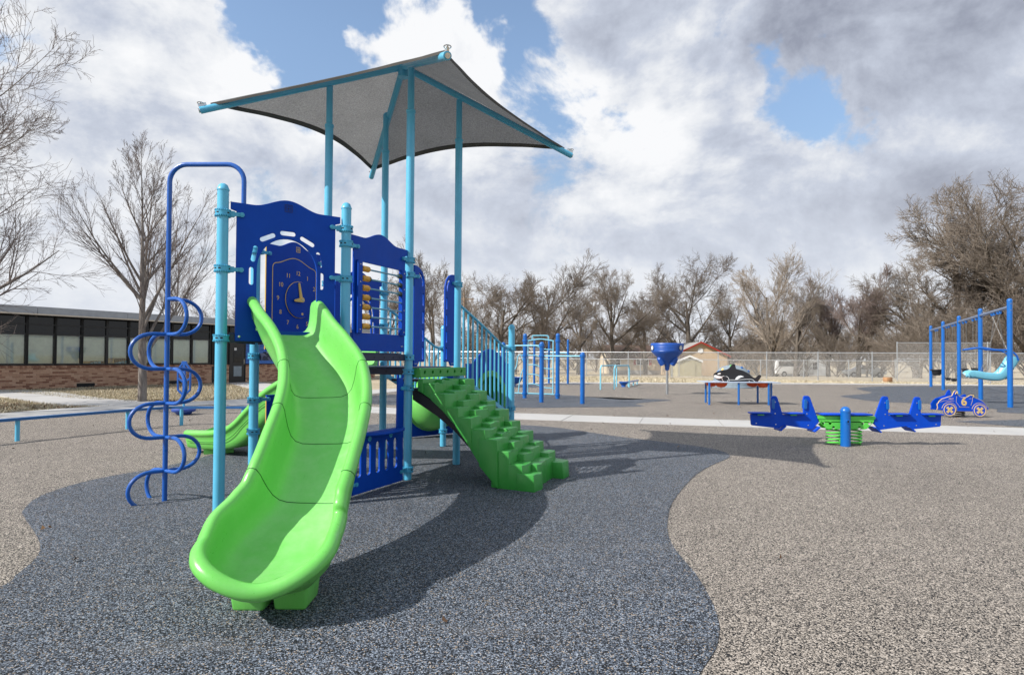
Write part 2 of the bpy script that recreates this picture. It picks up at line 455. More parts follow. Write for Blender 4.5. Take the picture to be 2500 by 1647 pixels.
class MB:
    def __init__(s): s.v = []; s.f = []

    def add(s, verts, faces):
        o = len(s.v)
        s.v += [tuple(p) for p in verts]
        s.f += [tuple(i + o for i in f) for f in faces]
        return s

    def box(s, c, d, rz=0.0, M=None):
        hx, hy, hz = d[0] / 2, d[1] / 2, d[2] / 2
        T = M if M is not None else (Matrix.Translation(c) @ Matrix.Rotation(rz, 4, 'Z'))
        pts = [T @ V(x, y, z) for z in (-hz, hz) for y in (-hy, hy) for x in (-hx, hx)]
        return s.add(pts, [(0, 2, 3, 1), (4, 5, 7, 6), (0, 1, 5, 4), (2, 6, 7, 3), (0, 4, 6, 2), (1, 3, 7, 5)])

    def bbox(s, x0, x1, y0, y1, z0, z1):
        return s.box(((x0 + x1) / 2, (y0 + y1) / 2, (z0 + z1) / 2), (x1 - x0, y1 - y0, z1 - z0))

    def bar(s, p, q, w, h):
        """box beam from p to q, w across (horizontal), h high"""
        p, q = Vector(p), Vector(q)
        d = (q - p); L = d.length; d.normalize()
        n = d.cross(V(0, 0, 1)); n = n.normalized() if n.length > 1e-4 else V(1, 0, 0)
        u = n.cross(d)
        M = Matrix((d, n, u)).transposed().to_4x4(); M.translation = (p + q) / 2
        return s.box(None, (L, w, h), M=M)

    def tube(s, pts, r, n=10, closed=False, caps=True):
        pts = [Vector(p) for p in pts]
        rs = r if isinstance(r, (list, tuple)) else [r] * len(pts)
        m = len(pts)
        vs, fs = [], []
        prev = None
        for i, p in enumerate(pts):
            if closed:
                d = pts[(i + 1) % m] - pts[i - 1]
            else:
                d = pts[min(i + 1, m - 1)] - pts[max(i - 1, 0)]
            d.normalize()
            if prev is None:
                a = V(0, 0, 1) if abs(d.z) < 0.9 else V(1, 0, 0)
                u = d.cross(a).normalized()
            else:
                u = (prev - d * prev.dot(d)).normalized()
            prev = u
            w = d.cross(u)
            for k in range(n):
                t = 2 * math.pi * k / n
                vs.append(p + (u * math.cos(t) + w * math.sin(t)) * rs[i])
        for i in range(m if closed else m - 1):
            j = (i + 1) % m
            for k in range(n):
                fs.append((i * n + k, i * n + (k + 1) % n, j * n + (k + 1) % n, j * n + k))
        if caps and not closed:
            fs.append(tuple(range(n - 1, -1, -1)))
            fs.append(tuple((m - 1) * n + k for k in range(n)))
        return s.add(vs, fs)

    def cyl(s, p, q, r0, r1=None, n=16, caps=True):
        return s.tube([p, q], [r0, r0 if r1 is None else r1], n, caps=caps)

    def lathe(s, prof, c=(0, 0, 0), n=24, M=None):
        """profile of (r,z) turned round the z axis"""
        vs, fs = [], []
        for (r, z) in prof:
            for k in range(n):
                t = 2 * math.pi * k / n
                p = V(r * math.cos(t), r * math.sin(t), z)
                vs.append(M @ p if M is not None else p + Vector(c))
        for i in range(len(prof) - 1):
            for k in range(n):
                fs.append((i * n + k, i * n + (k + 1) % n, (i + 1) * n + (k + 1) % n, (i + 1) * n + k))
        if prof[0][0] > 1e-5: fs.append(tuple(range(n - 1, -1, -1)))
        if prof[-1][0] > 1e-5: fs.append(tuple((len(prof) - 1) * n + k for k in range(n)))
        return s.add(vs, fs)

    def prism(s, poly, z0, z1):
        n = len(poly)
        vs = [(x, y, z0) for x, y in poly] + [(x, y, z1) for x, y in poly]
        fs = [tuple(range(n - 1, -1, -1)), tuple(range(n, 2 * n))]
        fs += [(i, (i + 1) % n, n + (i + 1) % n, n + i) for i in range(n)]
        return s.add(vs, fs)

    def mesh(s, name, mats, smooth=35):
        me = bpy.data.meshes.new(name)
        me.from_pydata(s.v, [], s.f)
        fin(me, mats, smooth)
        return me


def fin(me, mats, smooth=35):
    for q in (mats if isinstance(mats, (list, tuple)) else [mats]):
        me.materials.append(q)
    if smooth:
        me.shade_smooth()
        me.set_sharp_from_angle(angle=R(smooth))
    me.update()


def bevel_mesh(me, w, seg=2, angle=40):
    bm = bmesh.new(); bm.from_mesh(me)
    es = [e for e in bm.edges if len(e.link_faces) == 2 and e.calc_face_angle(0) > R(angle)]
    bmesh.ops.bevel(bm, geom=es, offset=w, segments=seg, profile=0.5, affect='EDGES', clamp_overlap=True)
    bm.to_mesh(me); bm.free()
    me.shade_smooth(); me.set_sharp_from_angle(angle=R(50))
    return me


def capsule(a, b, r, n=6):
    a, b = Vector((*a, 0)), Vector((*b, 0))
    d = (b - a).normalized(); ang = math.atan2(d.y, d.x)
    out = []
    for i in range(n + 1):
        t = ang - math.pi / 2 + math.pi * i / n
        out.append((b.x + r * math.cos(t), b.y + r * math.sin(t)))
    for i in range(n + 1):
        t = ang + math.pi / 2 + math.pi * i / n
        out.append((a.x + r * math.cos(t), a.y + r * math.sin(t)))
    return out


def circle(c, r, n=32): return [(c[0] + r * math.cos(2 * math.pi * k / n), c[1] + r * math.sin(2 * math.pi * k / n)) for k in range(n)]


def sheet(name, loops, thick, mats, M, bevel=0.003, smooth=40):
    """flat board with holes: 2D loops (first the outline), local x along, y up, z the thickness; M places it"""
    cu = bpy.data.curves.new('tmp', 'CURVE'); cu.dimensions = '2D'; cu.fill_mode = 'BOTH'
    for lp in loops:
        sp = cu.splines.new('POLY'); sp.points.add(len(lp) - 1)
        for q, (x, y) in zip(sp.points, lp): q.co = (x, y, 0, 1)
        sp.use_cyclic_u = True
    cu.extrude = max(thick / 2 - bevel, 0.0005); cu.bevel_depth = bevel; cu.bevel_resolution = 1; cu.offset = -bevel
    ob = bpy.data.objects.new('tmp', cu)
    me = bpy.data.meshes.new_from_object(ob)
    me.name = name
    bpy.data.objects.remove(ob); bpy.data.curves.remove(cu)
    me.transform(M)
    me.materials.clear()
    fin(me, mats, smooth)
    return me


def text_mesh(txt, size, depth, mats, M, align='CENTER', bold=0.0):
    cu = bpy.data.curves.new('tmp', 'FONT'); cu.body = txt; cu.size = size; cu.extrude = depth; cu.offset = bold
    cu.align_x = align; cu.align_y = 'CENTER'
    ob = bpy.data.objects.new('tmp', cu)
    me = bpy.data.meshes.new_from_object(ob)
    bpy.data.objects.remove(ob); bpy.data.curves.remove(cu)
    me.transform(M); me.materials.clear(); fin(me, mats, 0)
    return me


def frame2(A, B, off=0.0):
    """matrix of a vertical board between posts A,B: x from A to B, y up, z to the right-hand side of A->B"""
    A3, B3 = V(A[0], A[1], 0), V(B[0], B[1], 0)
    x = (B3 - A3).normalized(); y = V(0, 0, 1); z = x.cross(y)
    M = Matrix((x, y, z)).transposed().to_4x4(); M.translation = A3 + z * off
    return M


def empty(name, loc, label, cat, group=None, rz=0.0):
    e = bpy.data.objects.new(name, None); COL.objects.link(e)
    e.empty_display_size = 0.2
    e.location = loc; e.rotation_euler = (0, 0, rz)
    e['label'] = label; e['category'] = cat
    if group: e['group'] = group
    return e


def ob(name, me, parent=None, loc=None, rot=None, world=False):
    """link a mesh; with world=True its vertices are in world space although its parent stands elsewhere"""
    o = bpy.data.objects.new(name, me); COL.objects.link(o)
    if parent is not None:
        o.parent = parent
        if world:
            T = Matrix.Translation(parent.location) @ parent.rotation_euler.to_matrix().to_4x4()
            o.matrix_parent_inverse = T.inverted()
    if loc is not None: o.location = loc
    if rot is not None: o.rotation_euler = rot
    return o


def thing(name, me, label, cat, group=None, loc=None, rot=None):
    o = ob(name, me, None, loc, rot)
    o['label'] = label; o['category'] = cat
    if group: o['group'] = group
    return o


def kids(o): return [c for c in o.children]


def copy_tree(o, parent=None):
    c = o.copy(); COL.objects.link(c)
    if parent is not None: c.parent = parent
    for ch in list(o.children): copy_tree(ch, c)
    return c


def structure(name, me, loc=None, label=None):
    o = ob(name, me, None, loc); o['kind'] = 'structure'
    if label: o['label'] = label
    return o


def np_mesh(name, verts, faces, mats, rnd=None, smooth=False):
    """verts (N,3), faces (M,k) numpy"""
    me = bpy.data.meshes.new(name)
    n, mth, k = len(verts), len(faces), faces.shape[1]
    me.vertices.add(n); me.vertices.foreach_set('co', np.ascontiguousarray(verts, dtype=np.float32).ravel())
    me.loops.add(mth * k); me.loops.foreach_set('vertex_index', np.ascontiguousarray(faces, dtype=np.int32).ravel())
    me.polygons.add(mth); me.polygons.foreach_set('loop_start', np.arange(0, mth * k, k, dtype=np.int32))
    if rnd is not None:
        a = me.attributes.new('rnd', 'FLOAT', 'FACE'); a.data.foreach_set('value', np.ascontiguousarray(rnd, dtype=np.float32))
    for q in (mats if isinstance(mats, (list, tuple)) else [mats]): me.materials.append(q)
    me.update(calc_edges=True)
    if smooth: me.shade_smooth()
    return me


def spline(pts, n):
    """catmull-rom through tuples, n samples"""
    P = np.array(pts, float); m = len(P)
    t = np.linspace(0, m - 1, n); i = np.minimum(t.astype(int), m - 2); f = (t - i)[:, None]
    K = np.vstack([2 * P[0] - P[1], P, 2 * P[-1] - P[-2]])
    p0, p1, p2, p3 = K[i], K[i + 1], K[i + 2], K[i + 3]
    return .5 * (2 * p1 + (p2 - p0) * f + (2 * p0 - 5 * p1 + 4 * p2 - p3) * f ** 2 + (3 * p1 - p0 - 3 * p2 + p3) * f ** 3)

# ================================================================== THE SETTING
def ground_z(x, y):
    f = np.clip((y - 40.0) / 45.0, 0, 1)
    return -0.035 - 0.85 * f * f * (3 - 2 * f)


def make_ground():
    xs = np.unique(np.concatenate([np.linspace(-1500, -60, 18), np.linspace(-60, 80, 71), np.linspace(80, 1500, 18)]))
    ys = np.unique(np.concatenate([np.linspace(-300, -10, 6), np.linspace(-10, 120, 66), np.linspace(120, 2600, 18)]))
    X, Yg = np.meshgrid(xs, ys)
    Z = ground_z(X, Yg) + np.where((Yg > 44), 0.05 * np.sin(X * 0.3) * np.cos(Yg * 0.23), 0)
    v = np.stack([X, Yg, Z], -1).reshape(-1, 3)
    nx, ny = len(xs), len(ys)
    i = np.arange(nx * ny).reshape(ny, nx)
    f = np.stack([i[:-1, :-1], i[:-1, 1:], i[1:, 1:], i[1:, :-1]], -1).reshape(-1, 4)
    structure('ground', np_mesh('ground', v, f, LAWN, smooth=True))


make_ground()


def flat_poly(name, pts, z, m, smooth_n=None):
    if smooth_n:
        P = np.array(pts + [pts[0]], float)
        pts = [tuple(q) for q in spline(P, smooth_n)[:-1]]
    me = bpy.data.meshes.new(name)
    bm = bmesh.new()
    vs = [bm.verts.new((x, y, z)) for x, y in pts]
    f = bm.faces.new(vs)
    if f.normal.z < 0: f.normal_flip()
    bmesh.ops.triangulate(bm, faces=[f])
    bm.normal_update()
    for q in bm.faces:
        if q.normal.z < 0: q.normal_flip()
    bm.to_mesh(me); bm.free()
    me.materials.append(m)
    return me


TAN = [(-14, -6), (45, -6), (45, 30.6), (26.5, 31.8), (16.5, 32.3), (8.2, 31.3), (3.6, 31.4), (2.4, 31.0), (-0.9, 28.9), (-4.5, 22.7),
       (-6.7, 16.4), (-8.4, 14.9), (-9.05, 14.3), (-9.4, 12.9), (-9.8, 11.7), (-10.5, 9.5), (-12.5, 6)]
structure('rubber_play_surface', flat_poly('rubber_play_surface', TAN, 0.0, RUB_TAN), label='tan speckled rubber surfacing of the whole playground')
BLUE1 = [(0.75, 2.45), (0.84, 2.59), (0.9, 2.69), (0.97, 2.86), (1.01, 3.01), (1.04, 3.18), (1.06, 3.36), (1.08, 3.6), (1.08, 3.82), (1.09, 4.15),
         (1.14, 4.47), (1.24, 4.85), (1.41, 5.37), (1.72, 6.08), (2.09, 6.82), (2.45, 7.38), (2.77, 7.83), (2.88, 8.15), (2.84, 8.56), (2.55, 9.04),
         (1.84, 9.77), (1.36, 10.41), (0.85, 11.1), (0.2, 11.5), (-1.0, 11.8), (-2.2, 11.65), (-2.9, 11.0), (-3.5, 9.6), (-3.75, 8.2), (-3.9, 7.0), (-4.2, 6.2),
         (-4.18, 5.5), (-3.93, 4.96), (-3.71, 4.7), (-3.33, 4.31), (-3.07, 4.02), (-2.91, 3.77), (-2.81, 3.51), (-2.74, 3.31), (-2.7, 2.6), (-2.4, 1.6), (-1.4, 0.7), (-0.2, 0.5), (0.5, 1.3)]
structure('rubber_surface_blue', flat_poly('rubber_surface_blue', BLUE1, 0.004, RUB_BLUE, 260), label='blue grey rubber surfacing patch under the play structure')
BLUE2 = [(-0.5, 15.5), (0.9, 15.55), (1.58, 15.8), (3.0, 16.0), (3.56, 16.44), (3.45, 17.08), (4.16, 18.02), (4.88, 18.75), (4.46, 19.3), (3.55, 18.93), (3.05, 19.3), (2.07, 20.8), (0.14, 22.18), (-2.4, 21.4), (-4.45, 20), (-4.3, 18), (-3.65, 16.4), (-2, 15.9)]
structure('rubber_surface_blue', flat_poly('rubber_surface_blue', BLUE2, 0.004, RUB_BLUE, 120), label='blue grey rubber surfacing patch under the blue climbing posts')
BLUE3 = [(0.16, 26.3), (1.09, 26.4), (1.66, 28.9), (3.4, 29.6), (4.0, 30.9), (1.8, 30.6), (-0.6, 27.6)]
structure('rubber_surface_blue', flat_poly('rubber_surface_blue', BLUE3, 0.004, RUB_BLUE, 60), label='blue grey rubber surfacing patch near the far kerb')
BLUE4 = [(12.4, 14.84), (12.05, 15.2), (12.8, 16.3), (11.93, 16.9), (12.2, 18.0), (11.24, 18.9), (11.3, 20.5), (11.73, 21.8), (14.05, 23.94), (15.58, 27.7), (18.1, 30.0), (21.5, 30.9), (27, 30.4), (28, 20), (18, 13.5), (14, 14.2)]
structure('rubber_surface_blue', flat_poly('rubber_surface_blue', BLUE4, 0.004, RUB_BLUE, 120), label='blue grey rubber surfacing patch under the swing set')
BLUE5 = [(9.2, 12.8), (11, 13.25), (14, 13.1), (20, 12.5), (20, 8.9), (14.5, 10.75), (9.75, 11.9)]
structure('rubber_surface_blue', flat_poly('rubber_surface_blue', BLUE5, 0.004, RUB_BLUE), label='blue grey rubber surfacing wedge right of the car rider')


def slab_path(name, line, width, label, slab=1.55, z0=-0.05, z1=0.008, gap=0.012, wl=None):
    """a concrete walk laid as separate slabs"""
    P = np.array(line, float)
    seg = np.linalg.norm(np.diff(P, axis=0), axis=1); cum = np.concatenate([[0], np.cumsum(seg)])
    n = max(1, round(cum[-1] / slab))
    t = np.linspace(0, cum[-1], n + 1)
    C = np.stack([np.interp(t, cum, P[:, 0]), np.interp(t, cum, P[:, 1])], 1)
    T = np.gradient(C, axis=0); T /= np.linalg.norm(T, axis=1)[:, None]
    N = np.stack([-T[:, 1], T[:, 0]], 1)
    base = MB()
    root = None
    for i in range(n):
        d = C[i + 1] - C[i]; d /= np.linalg.norm(d)
        a0, a1 = C[i] + d * gap / 2, C[i + 1] - d * gap / 2
        q = [a0 - N[i] * width / 2, a1 - N[i + 1] * width / 2, a1 + N[i + 1] * width / 2, a0 + N[i] * width / 2]
        mb = MB().prism([tuple(p) for p in q], z0, z1 + rng.uniform(-0.002, 0.002))
        if root is None:
            mm = MB()
            for k in range(n):
                qq = [C[k] - N[k] * (width / 2 - .02), C[k + 1] - N[k + 1] * (width / 2 - .02), C[k + 1] + N[k + 1] * (width / 2 - .02), C[k] + N[k] * (width / 2 - .02)]
                mm.prism([tuple(p) for p in qq], z0 - 0.02, z1 - 0.010)
            root = structure(name, mm.mesh(name, FOUND, 0), label=label)
        ob('slab', mb.mesh('slab', CONC, 0), root)
    return root


slab_path('concrete_path', [(-7.3, 16.45), (-3.2, 14.55), (0.1, 13.2), (1.7, 12.85), (3.3, 12.32), (9.15, 11.02), (14.5, 9.75), (22, 7.8)], 1.32, 'pale concrete strip crossing the rubber surfacing')
slab_path('concrete_kerb', [(-4.95, 22.8), (-1.35, 29.35), (2.0, 31.75), (8.3, 32.1), (16.6, 33.1), (26.6, 32.6), (45, 31.3)], 1.35, 'pale concrete band along the far edge of the rubber', 2.4)
slab_path('sidewalk', [(-11.2, 9.4), (-10.32, 12.37), (-9.7, 14.6), (-8.75, 16.0), (-7.2, 17.2), (-5.6, 20.6), (-4.95, 22.8)], 1.45, 'pale concrete sidewalk curving along the left edge of the rubber', 1.6)
slab_path('sidewalk', [(-9.2, 15.9), (-11.3, 16.4), (-13.4, 18.0), (-16.2, 20.4), (-21, 24.3 - 2.0)], 1.75, 'concrete walk branching off towards the school wall', 1.6, z1=0.002)
slab_path('sidewalk', [(-6.1, 20.0), (-9.5, 24.5), (-13.0, 29.6)], 1.6, 'concrete walk leading to the school door', 1.6, z1=0.0)

# ------------------------------------------------------------------ grass and litter
def inpoly(P, poly):
    x, y = P[:, 0], P[:, 1]; c = np.zeros(len(P), bool); n = len(poly)
    for i in range(n):
        x1, y1 = poly[i]; x2, y2 = poly[(i + 1) % n]
        if y1 == y2: continue
        k = ((y1 > y) != (y2 > y)) & (x < (x2 - x1) * (y - y1) / (y2 - y1) + x1)
        c ^= k
    return c


def blades(name, poly, n, hmin, hmax, w, m, label, cat, flat=False, lo=0, hi=1, z=-0.03):
    P = np.array(poly); bb0, bb1 = P.min(0), P.max(0)
    p = rng.uniform(bb0, bb1, (n * 3, 2)); p = p[inpoly(p, poly)][:n]
    k = len(p); a = rng.uniform(0, 6.283, k); h = rng.uniform(hmin, hmax, k); ww = w * rng.uniform(.6, 1.4, k)
    d = np.stack([np.cos(a), np.sin(a)], 1)
    b = np.c_[p, np.full(k, z)]
    if flat:
        e = np.stack([-d[:, 1], d[:, 0]], 1)
        t1, t2 = rng.uniform(0, .03, k), rng.uniform(0, .05, k)
        q0 = b + np.c_[d * ww[:, None], t1]; q1 = b + np.c_[e * ww[:, None] * .7, t2]; q2 = b + np.c_[-d * ww[:, None], t1 * .4]; q3 = b + np.c_[-e * ww[:, None] * .7, t2 * .3]
        v = np.stack([q0, q1, q2, q3], 1).reshape(-1, 3); f = np.arange(4 * k).reshape(-1, 4)
    else:
        lean = rng.uniform(-.6, .6, (k, 2)) * h[:, None]
        v = np.stack([b + np.c_[d * ww[:, None], np.zeros(k)], b - np.c_[d * ww[:, None], np.zeros(k)], b + np.c_[lean, h]], 1).reshape(-1, 3); f = np.arange(3 * k).reshape(-1, 3)
    me = np_mesh(name, v, f, m, rnd=rng.uniform(lo, hi, k))
    o = thing(name, me, label, cat); o['kind'] = 'stuff'
    return o


blades('lawn_grass', [(-18.2, 21.4), (-14.9, 19.3), (-12.3, 17.55), (-10.6, 16.95), (-8.9, 17.7), (-7.7, 18.7), (-9.3, 22.5), (-13.4, 28.8), (-15.2, 27.2)], 42000, .02, .075, .012, BLADE, 'dry straw coloured lawn in front of the school wall', 'grass')
blades('lawn_grass', [(-20, 9), (-11.6, 9.6), (-11.05, 12.6), (-10.4, 14.4), (-9.8, 15.25), (-11.0, 15.3), (-12.7, 16.4), (-14.6, 17.8), (-18, 18.8)], 32000, .02, .08, .012, BLADE, 'dry straw coloured lawn left of the curving sidewalk', 'grass')
blades('lawn_grass', [(-4.0, 24.8), (0.0, 31.6), (2, 32.6), (16, 34), (40, 32.4), (40, 38), (24, 37), (3.7, 45), (-9, 46)], 34000, .03, .10, .035, BLADE, 'dry straw coloured grass strip along the chain link fence', 'grass', lo=.35, hi=.95)
blades('leaf_litter', [(-18.3, 22.0), (-17.4, 21.9), (-14.6, 22.4), (-11.2, 26.6), (-13.7, 29.7)], 5200, .01, .03, .05, LITTER, 'brown fallen leaves drifted against the school wall', 'leaves', flat=True)
blades('leaf_litter', [(-13.3, 16.2), (-11.0, 15.1), (-10.2, 15.0), (-11.4, 14.2), (-13.4, 14.6)], 420, .01, .03, .045, LITTER, 'brown fallen leaves scattered beside the curving sidewalk', 'leaves', flat=True)
blades('leaf_litter', [(-10.7, 16.75), (-9.7, 16.9), (-9.5, 17.5), (-10.5, 17.6)], 260, .01, .03, .04, LITTER, 'brown fallen leaves round the foot of the budding tree', 'leaves', flat=True)

blades('leaf_litter', [(-9, 9), (-7, 15), (-1, 28), (12, 30), (14, 12), (6, 2.2), (1.2, 2.0), (-3, 2.2)], 170, .005, .01, .016, LITTER, 'a few tiny brown leaf bits blown across the rubber surfacing', 'leaves', flat=True, z=.006)
# ------------------------------------------------------------------ school building
SD = V(0.5019, 0.8649, 0); SI = V(-0.8649, 0.5019, 0)
SM = Matrix((SD, SI, V(0, 0, 1))).transposed().to_4x4(); SM.translation = V(-18.4, 22.0, -0.03)
school = empty('school_building', (-13.7, 30.1, 0), 'long low brick school wing with black window band and grey fascia', 'building')


def sch(name, mb, m, parent=None, smooth=0):
    me = mb.mesh(name, m, smooth); me.transform(SM)
    if parent is None: return ob(name, me, school, world=True)
    return ob(name, me, parent)


def brick_wall(t0, t1, single_to):
    core = sch('wall', MB().bbox(t0, t1, 0.006, 0.24, -0.1, 0.80), MORTAR)
    bl, bh, g, cs = 0.20, 0.060, 0.011, 0.0715
    def bm_(L):
        me = MB().bbox(0, L, -0.004, 0.09, 0, bh).mesh('brick', BRICK, 0)
        me.transform(Matrix((SD, SI, V(0, 0, 1))).transposed().to_4x4()); return me
    full, half = bm_(bl), bm_(bl / 2 - g / 2)
    rest = []
    n = 0
    for c in range(11):
        x = t0 - (0.105 if c % 2 else 0.0)
        while x < t1 - 0.02:
            a = max(x, t0); bnd = min(x + bl, t1)
            z = 0.012 + c * cs
            skip = any(v0 - .02 < (a + bnd) / 2 < v1 + .02 and c < 3 for v0, v1 in VENTS)
            if bnd - a > 0.05 and not skip:
                if a < single_to and n < 300:
                    o = ob('brick', full if bnd - a > 0.15 else half, core, loc=SM @ V(a, 0, z)); n += 1
                else:
                    rest.append((a, bnd - a, z))
            x += bl + g
    if rest:
        mb = MB()
        for a, L, z in rest: mb.bbox(a, a + L, -0.004, 0.05, z, z + bh)
        me = mb.mesh('brickwork', BRICK_A, 0)
        r = np.repeat(rng.uniform(0, 1, len(rest)), 6)
        at = me.attributes.new('rnd', 'FLOAT', 'FACE'); at.data.foreach_set('value', r.astype(np.float32))
        me.transform(SM); o = ob('brickwork', me, core); o['kind'] = 'stuff'
    # rowlock cap: bricks laid on edge, sloping
    mb = MB(); k = 0; x = t0
    while x < t1 - .05:
        w = .062
        mb.add([(x, -.03, .80), (x + w, -.03, .80), (x + w, .20, .80), (x, .20, .80), (x, -.03, .865), (x + w, -.03, .865), (x + w, .20, .905), (x, .20, .905)],
               [(0, 3, 2, 1), (4, 5, 6, 7), (0, 1, 5, 4), (2, 3, 7, 6), (0, 4, 7, 3), (1, 2, 6, 5)]); k += 1; x += .073
    me = mb.mesh('sill_bricks', BRICK_A, 0)
    at = me.attributes.new('rnd', 'FLOAT', 'FACE'); at.data.foreach_set('value', np.repeat(rng.uniform(0, .55, k), 6).astype(np.float32))
    me.transform(SM); o = ob('sill_bricks', me, core); o['kind'] = 'stuff'


VENTS = [(2.5, 3.16), (6.15, 6.8)]
brick_wall(-1.5, 9.15, 5.8)
VENTS2 = VENTS; 
brick_wall(10.08, 19.4, -99)
for a, b2 in VENTS:
    mb = MB().bbox(a, b2, 0.0, .1, .0, .17)
    lo = sch('vent', mb, HOLE)
    mb = MB()
    for k in range(4): mb.bbox(a + .01, b2 - .01, -.008, .012, .025 + k * .04, .035 + k * .04)
    sch('louvre', mb, FRAME_BK, lo)
MUL = [-2.02, -1.07, -.10, .845, 1.77, 2.695, 3.62, 4.48, 5.38, 6.35, 7.275, 8.2]
for i in range(len(MUL) - 1):
    a, b2 = MUL[i], MUL[i + 1]
    fr = MB()
    for x in (a, b2): fr.bbox(x - .045 if x == a else x - .044, x + .044 if x == a else x + .045 - .002, .045, .14, .90, 2.80)
    for z in (.905, 2.03, 2.40, 2.745): fr.bbox(a + .046, b2 - .046, .05, .13, z, z + .055)
    w = sch('window', fr, FRAME_BK)
    sch('pane', MB().bbox(a + .04, b2 - .04, .095, .103, .95, 2.04), GLASS, w)
    sch('transom_pane', MB().bbox(a + .04, b2 - .04, .095, .103, 2.08, 2.405), GLASS_DK, w)
    sch('transom_pane', MB().bbox(a + .04, b2 - .04, .095, .103, 2.45, 2.75), GLASS_DK, w)
    zb = {5: 1.06, 6: 1.18}.get(i, 0.97)
    bl = MB().bbox(a + .05, b2 - .05, .18, .186, zb, 2.06); bl.cyl((a + .05, .183, zb), (b2 - .05, .183, zb), .012, n=8)
    sch('blind', bl, BLIND, w)
    if i in (5, 6):
        mb = MB().bbox(a + .06, a + .40, .30, .34, .95, zb + .05); sch('window_display', mb, CREAM, w)
        mb = MB()
        for k in range(3): mb.bbox(a + .42 + k * .14, a + .53 + k * .14, .26 + k * .01, .36, .95, .99 + .03 * k)
        sch('window_display', mb, SKYBLUE, w)
sch('inner_wall', MB().bbox(-8, 19.4, .7, .8, 0, 2.9), HOLE)
sch('wall_header', MB().bbox(-8, 8.25, .06, .30, 2.805, 2.95), FRAME_BK)
sch('corner_post', MB().bbox(8.245, 8.33, -.02, .2, .0, 2.82), FRAME_BK)
sch('downpipe', MB().bbox(8.36, 8.44, -.10, -.02, .0, 2.8), FRAME_BK)
sch('wall_panel', MB().bbox(8.34, 9.24, .06, .2, .86, 2.95), FRAME_BK)
dr = sch('door', MB().bbox(9.26, 10.04, .03, .09, .0, 2.06), FRAME_BK)
for z0, z1 in ((.30, .80), (.98, 1.72)): sch('door_pane', MB().bbox(9.42, 9.86, .018, .028, z0, z1), SILVER if z0 < .5 else GLASS_DK, dr)
sch('door_handle', MB().cyl((9.96, -.03, .9), (9.96, -.03, 1.15), .012, n=8), STEEL, dr)
sg = sch('room_sign', MB().bbox(9.44, 9.56, .010, .016, 1.58, 1.70), WHITE, dr)
me = text_mesh('12', .085, .001, [HOLE], SM @ Matrix.Translation((9.50, .008, 1.64)) @ Matrix.Rotation(R(90), 4, 'X')); ob('sign_number', me, dr)
sch('door_frame', MB().bbox(9.17, 9.255, .0, .2, .0, 2.9).bbox(10.045, 10.075, .0, .2, .0, 2.9).bbox(9.256, 10.044, .0, .2, 2.07, 2.14), FRAME_BK)
sch('transom_pane', MB().bbox(9.26, 10.04, .06, .08, 2.15, 2.9), GLASS_DK)
bs = sch('blue_siding', MB().bbox(10.08, 19.4, .06, .2, .91, 2.95), BLUESIDING)
for k in range(11):
    z = .92 + k * .18
    sch('siding_board', MB().add([(10.08, .02, z), (19.4, .02, z), (19.4, .058, z + .178), (10.08, .058, z + .178), (10.08, .058, z), (19.4, .058, z)], [(0, 1, 2, 3), (4, 5, 1, 0)]), BLUESIDING, bs)
rf = sch('roof', MB().bbox(-8.6, 19.9, -.55, 9.0, 2.86, 3.02), FASCIA)
sch('soffit', MB().bbox(-8.55, 19.85, -.53, .3, 2.82, 2.858), FRAME_BK, rf)
for k in range(9):
    a = -8.6 + k * 3.17
    sch('fascia_panel', MB().bbox(a, a + 3.155, -.59, -.552, 2.80, 3.06), FASCIA, rf)
sch('gutter', MB().bbox(-8.6, 19.9, -.66, -.592, 2.745, 2.80), GUTTER, rf)
sch('end_wall', MB().bbox(19.2, 19.38, .25, 9, -.3, 2.86), BRICK_A)
sch('back_wall', MB().bbox(-8, 19.2, 8.6, 8.8, -.3, 2.86), MORTAR)

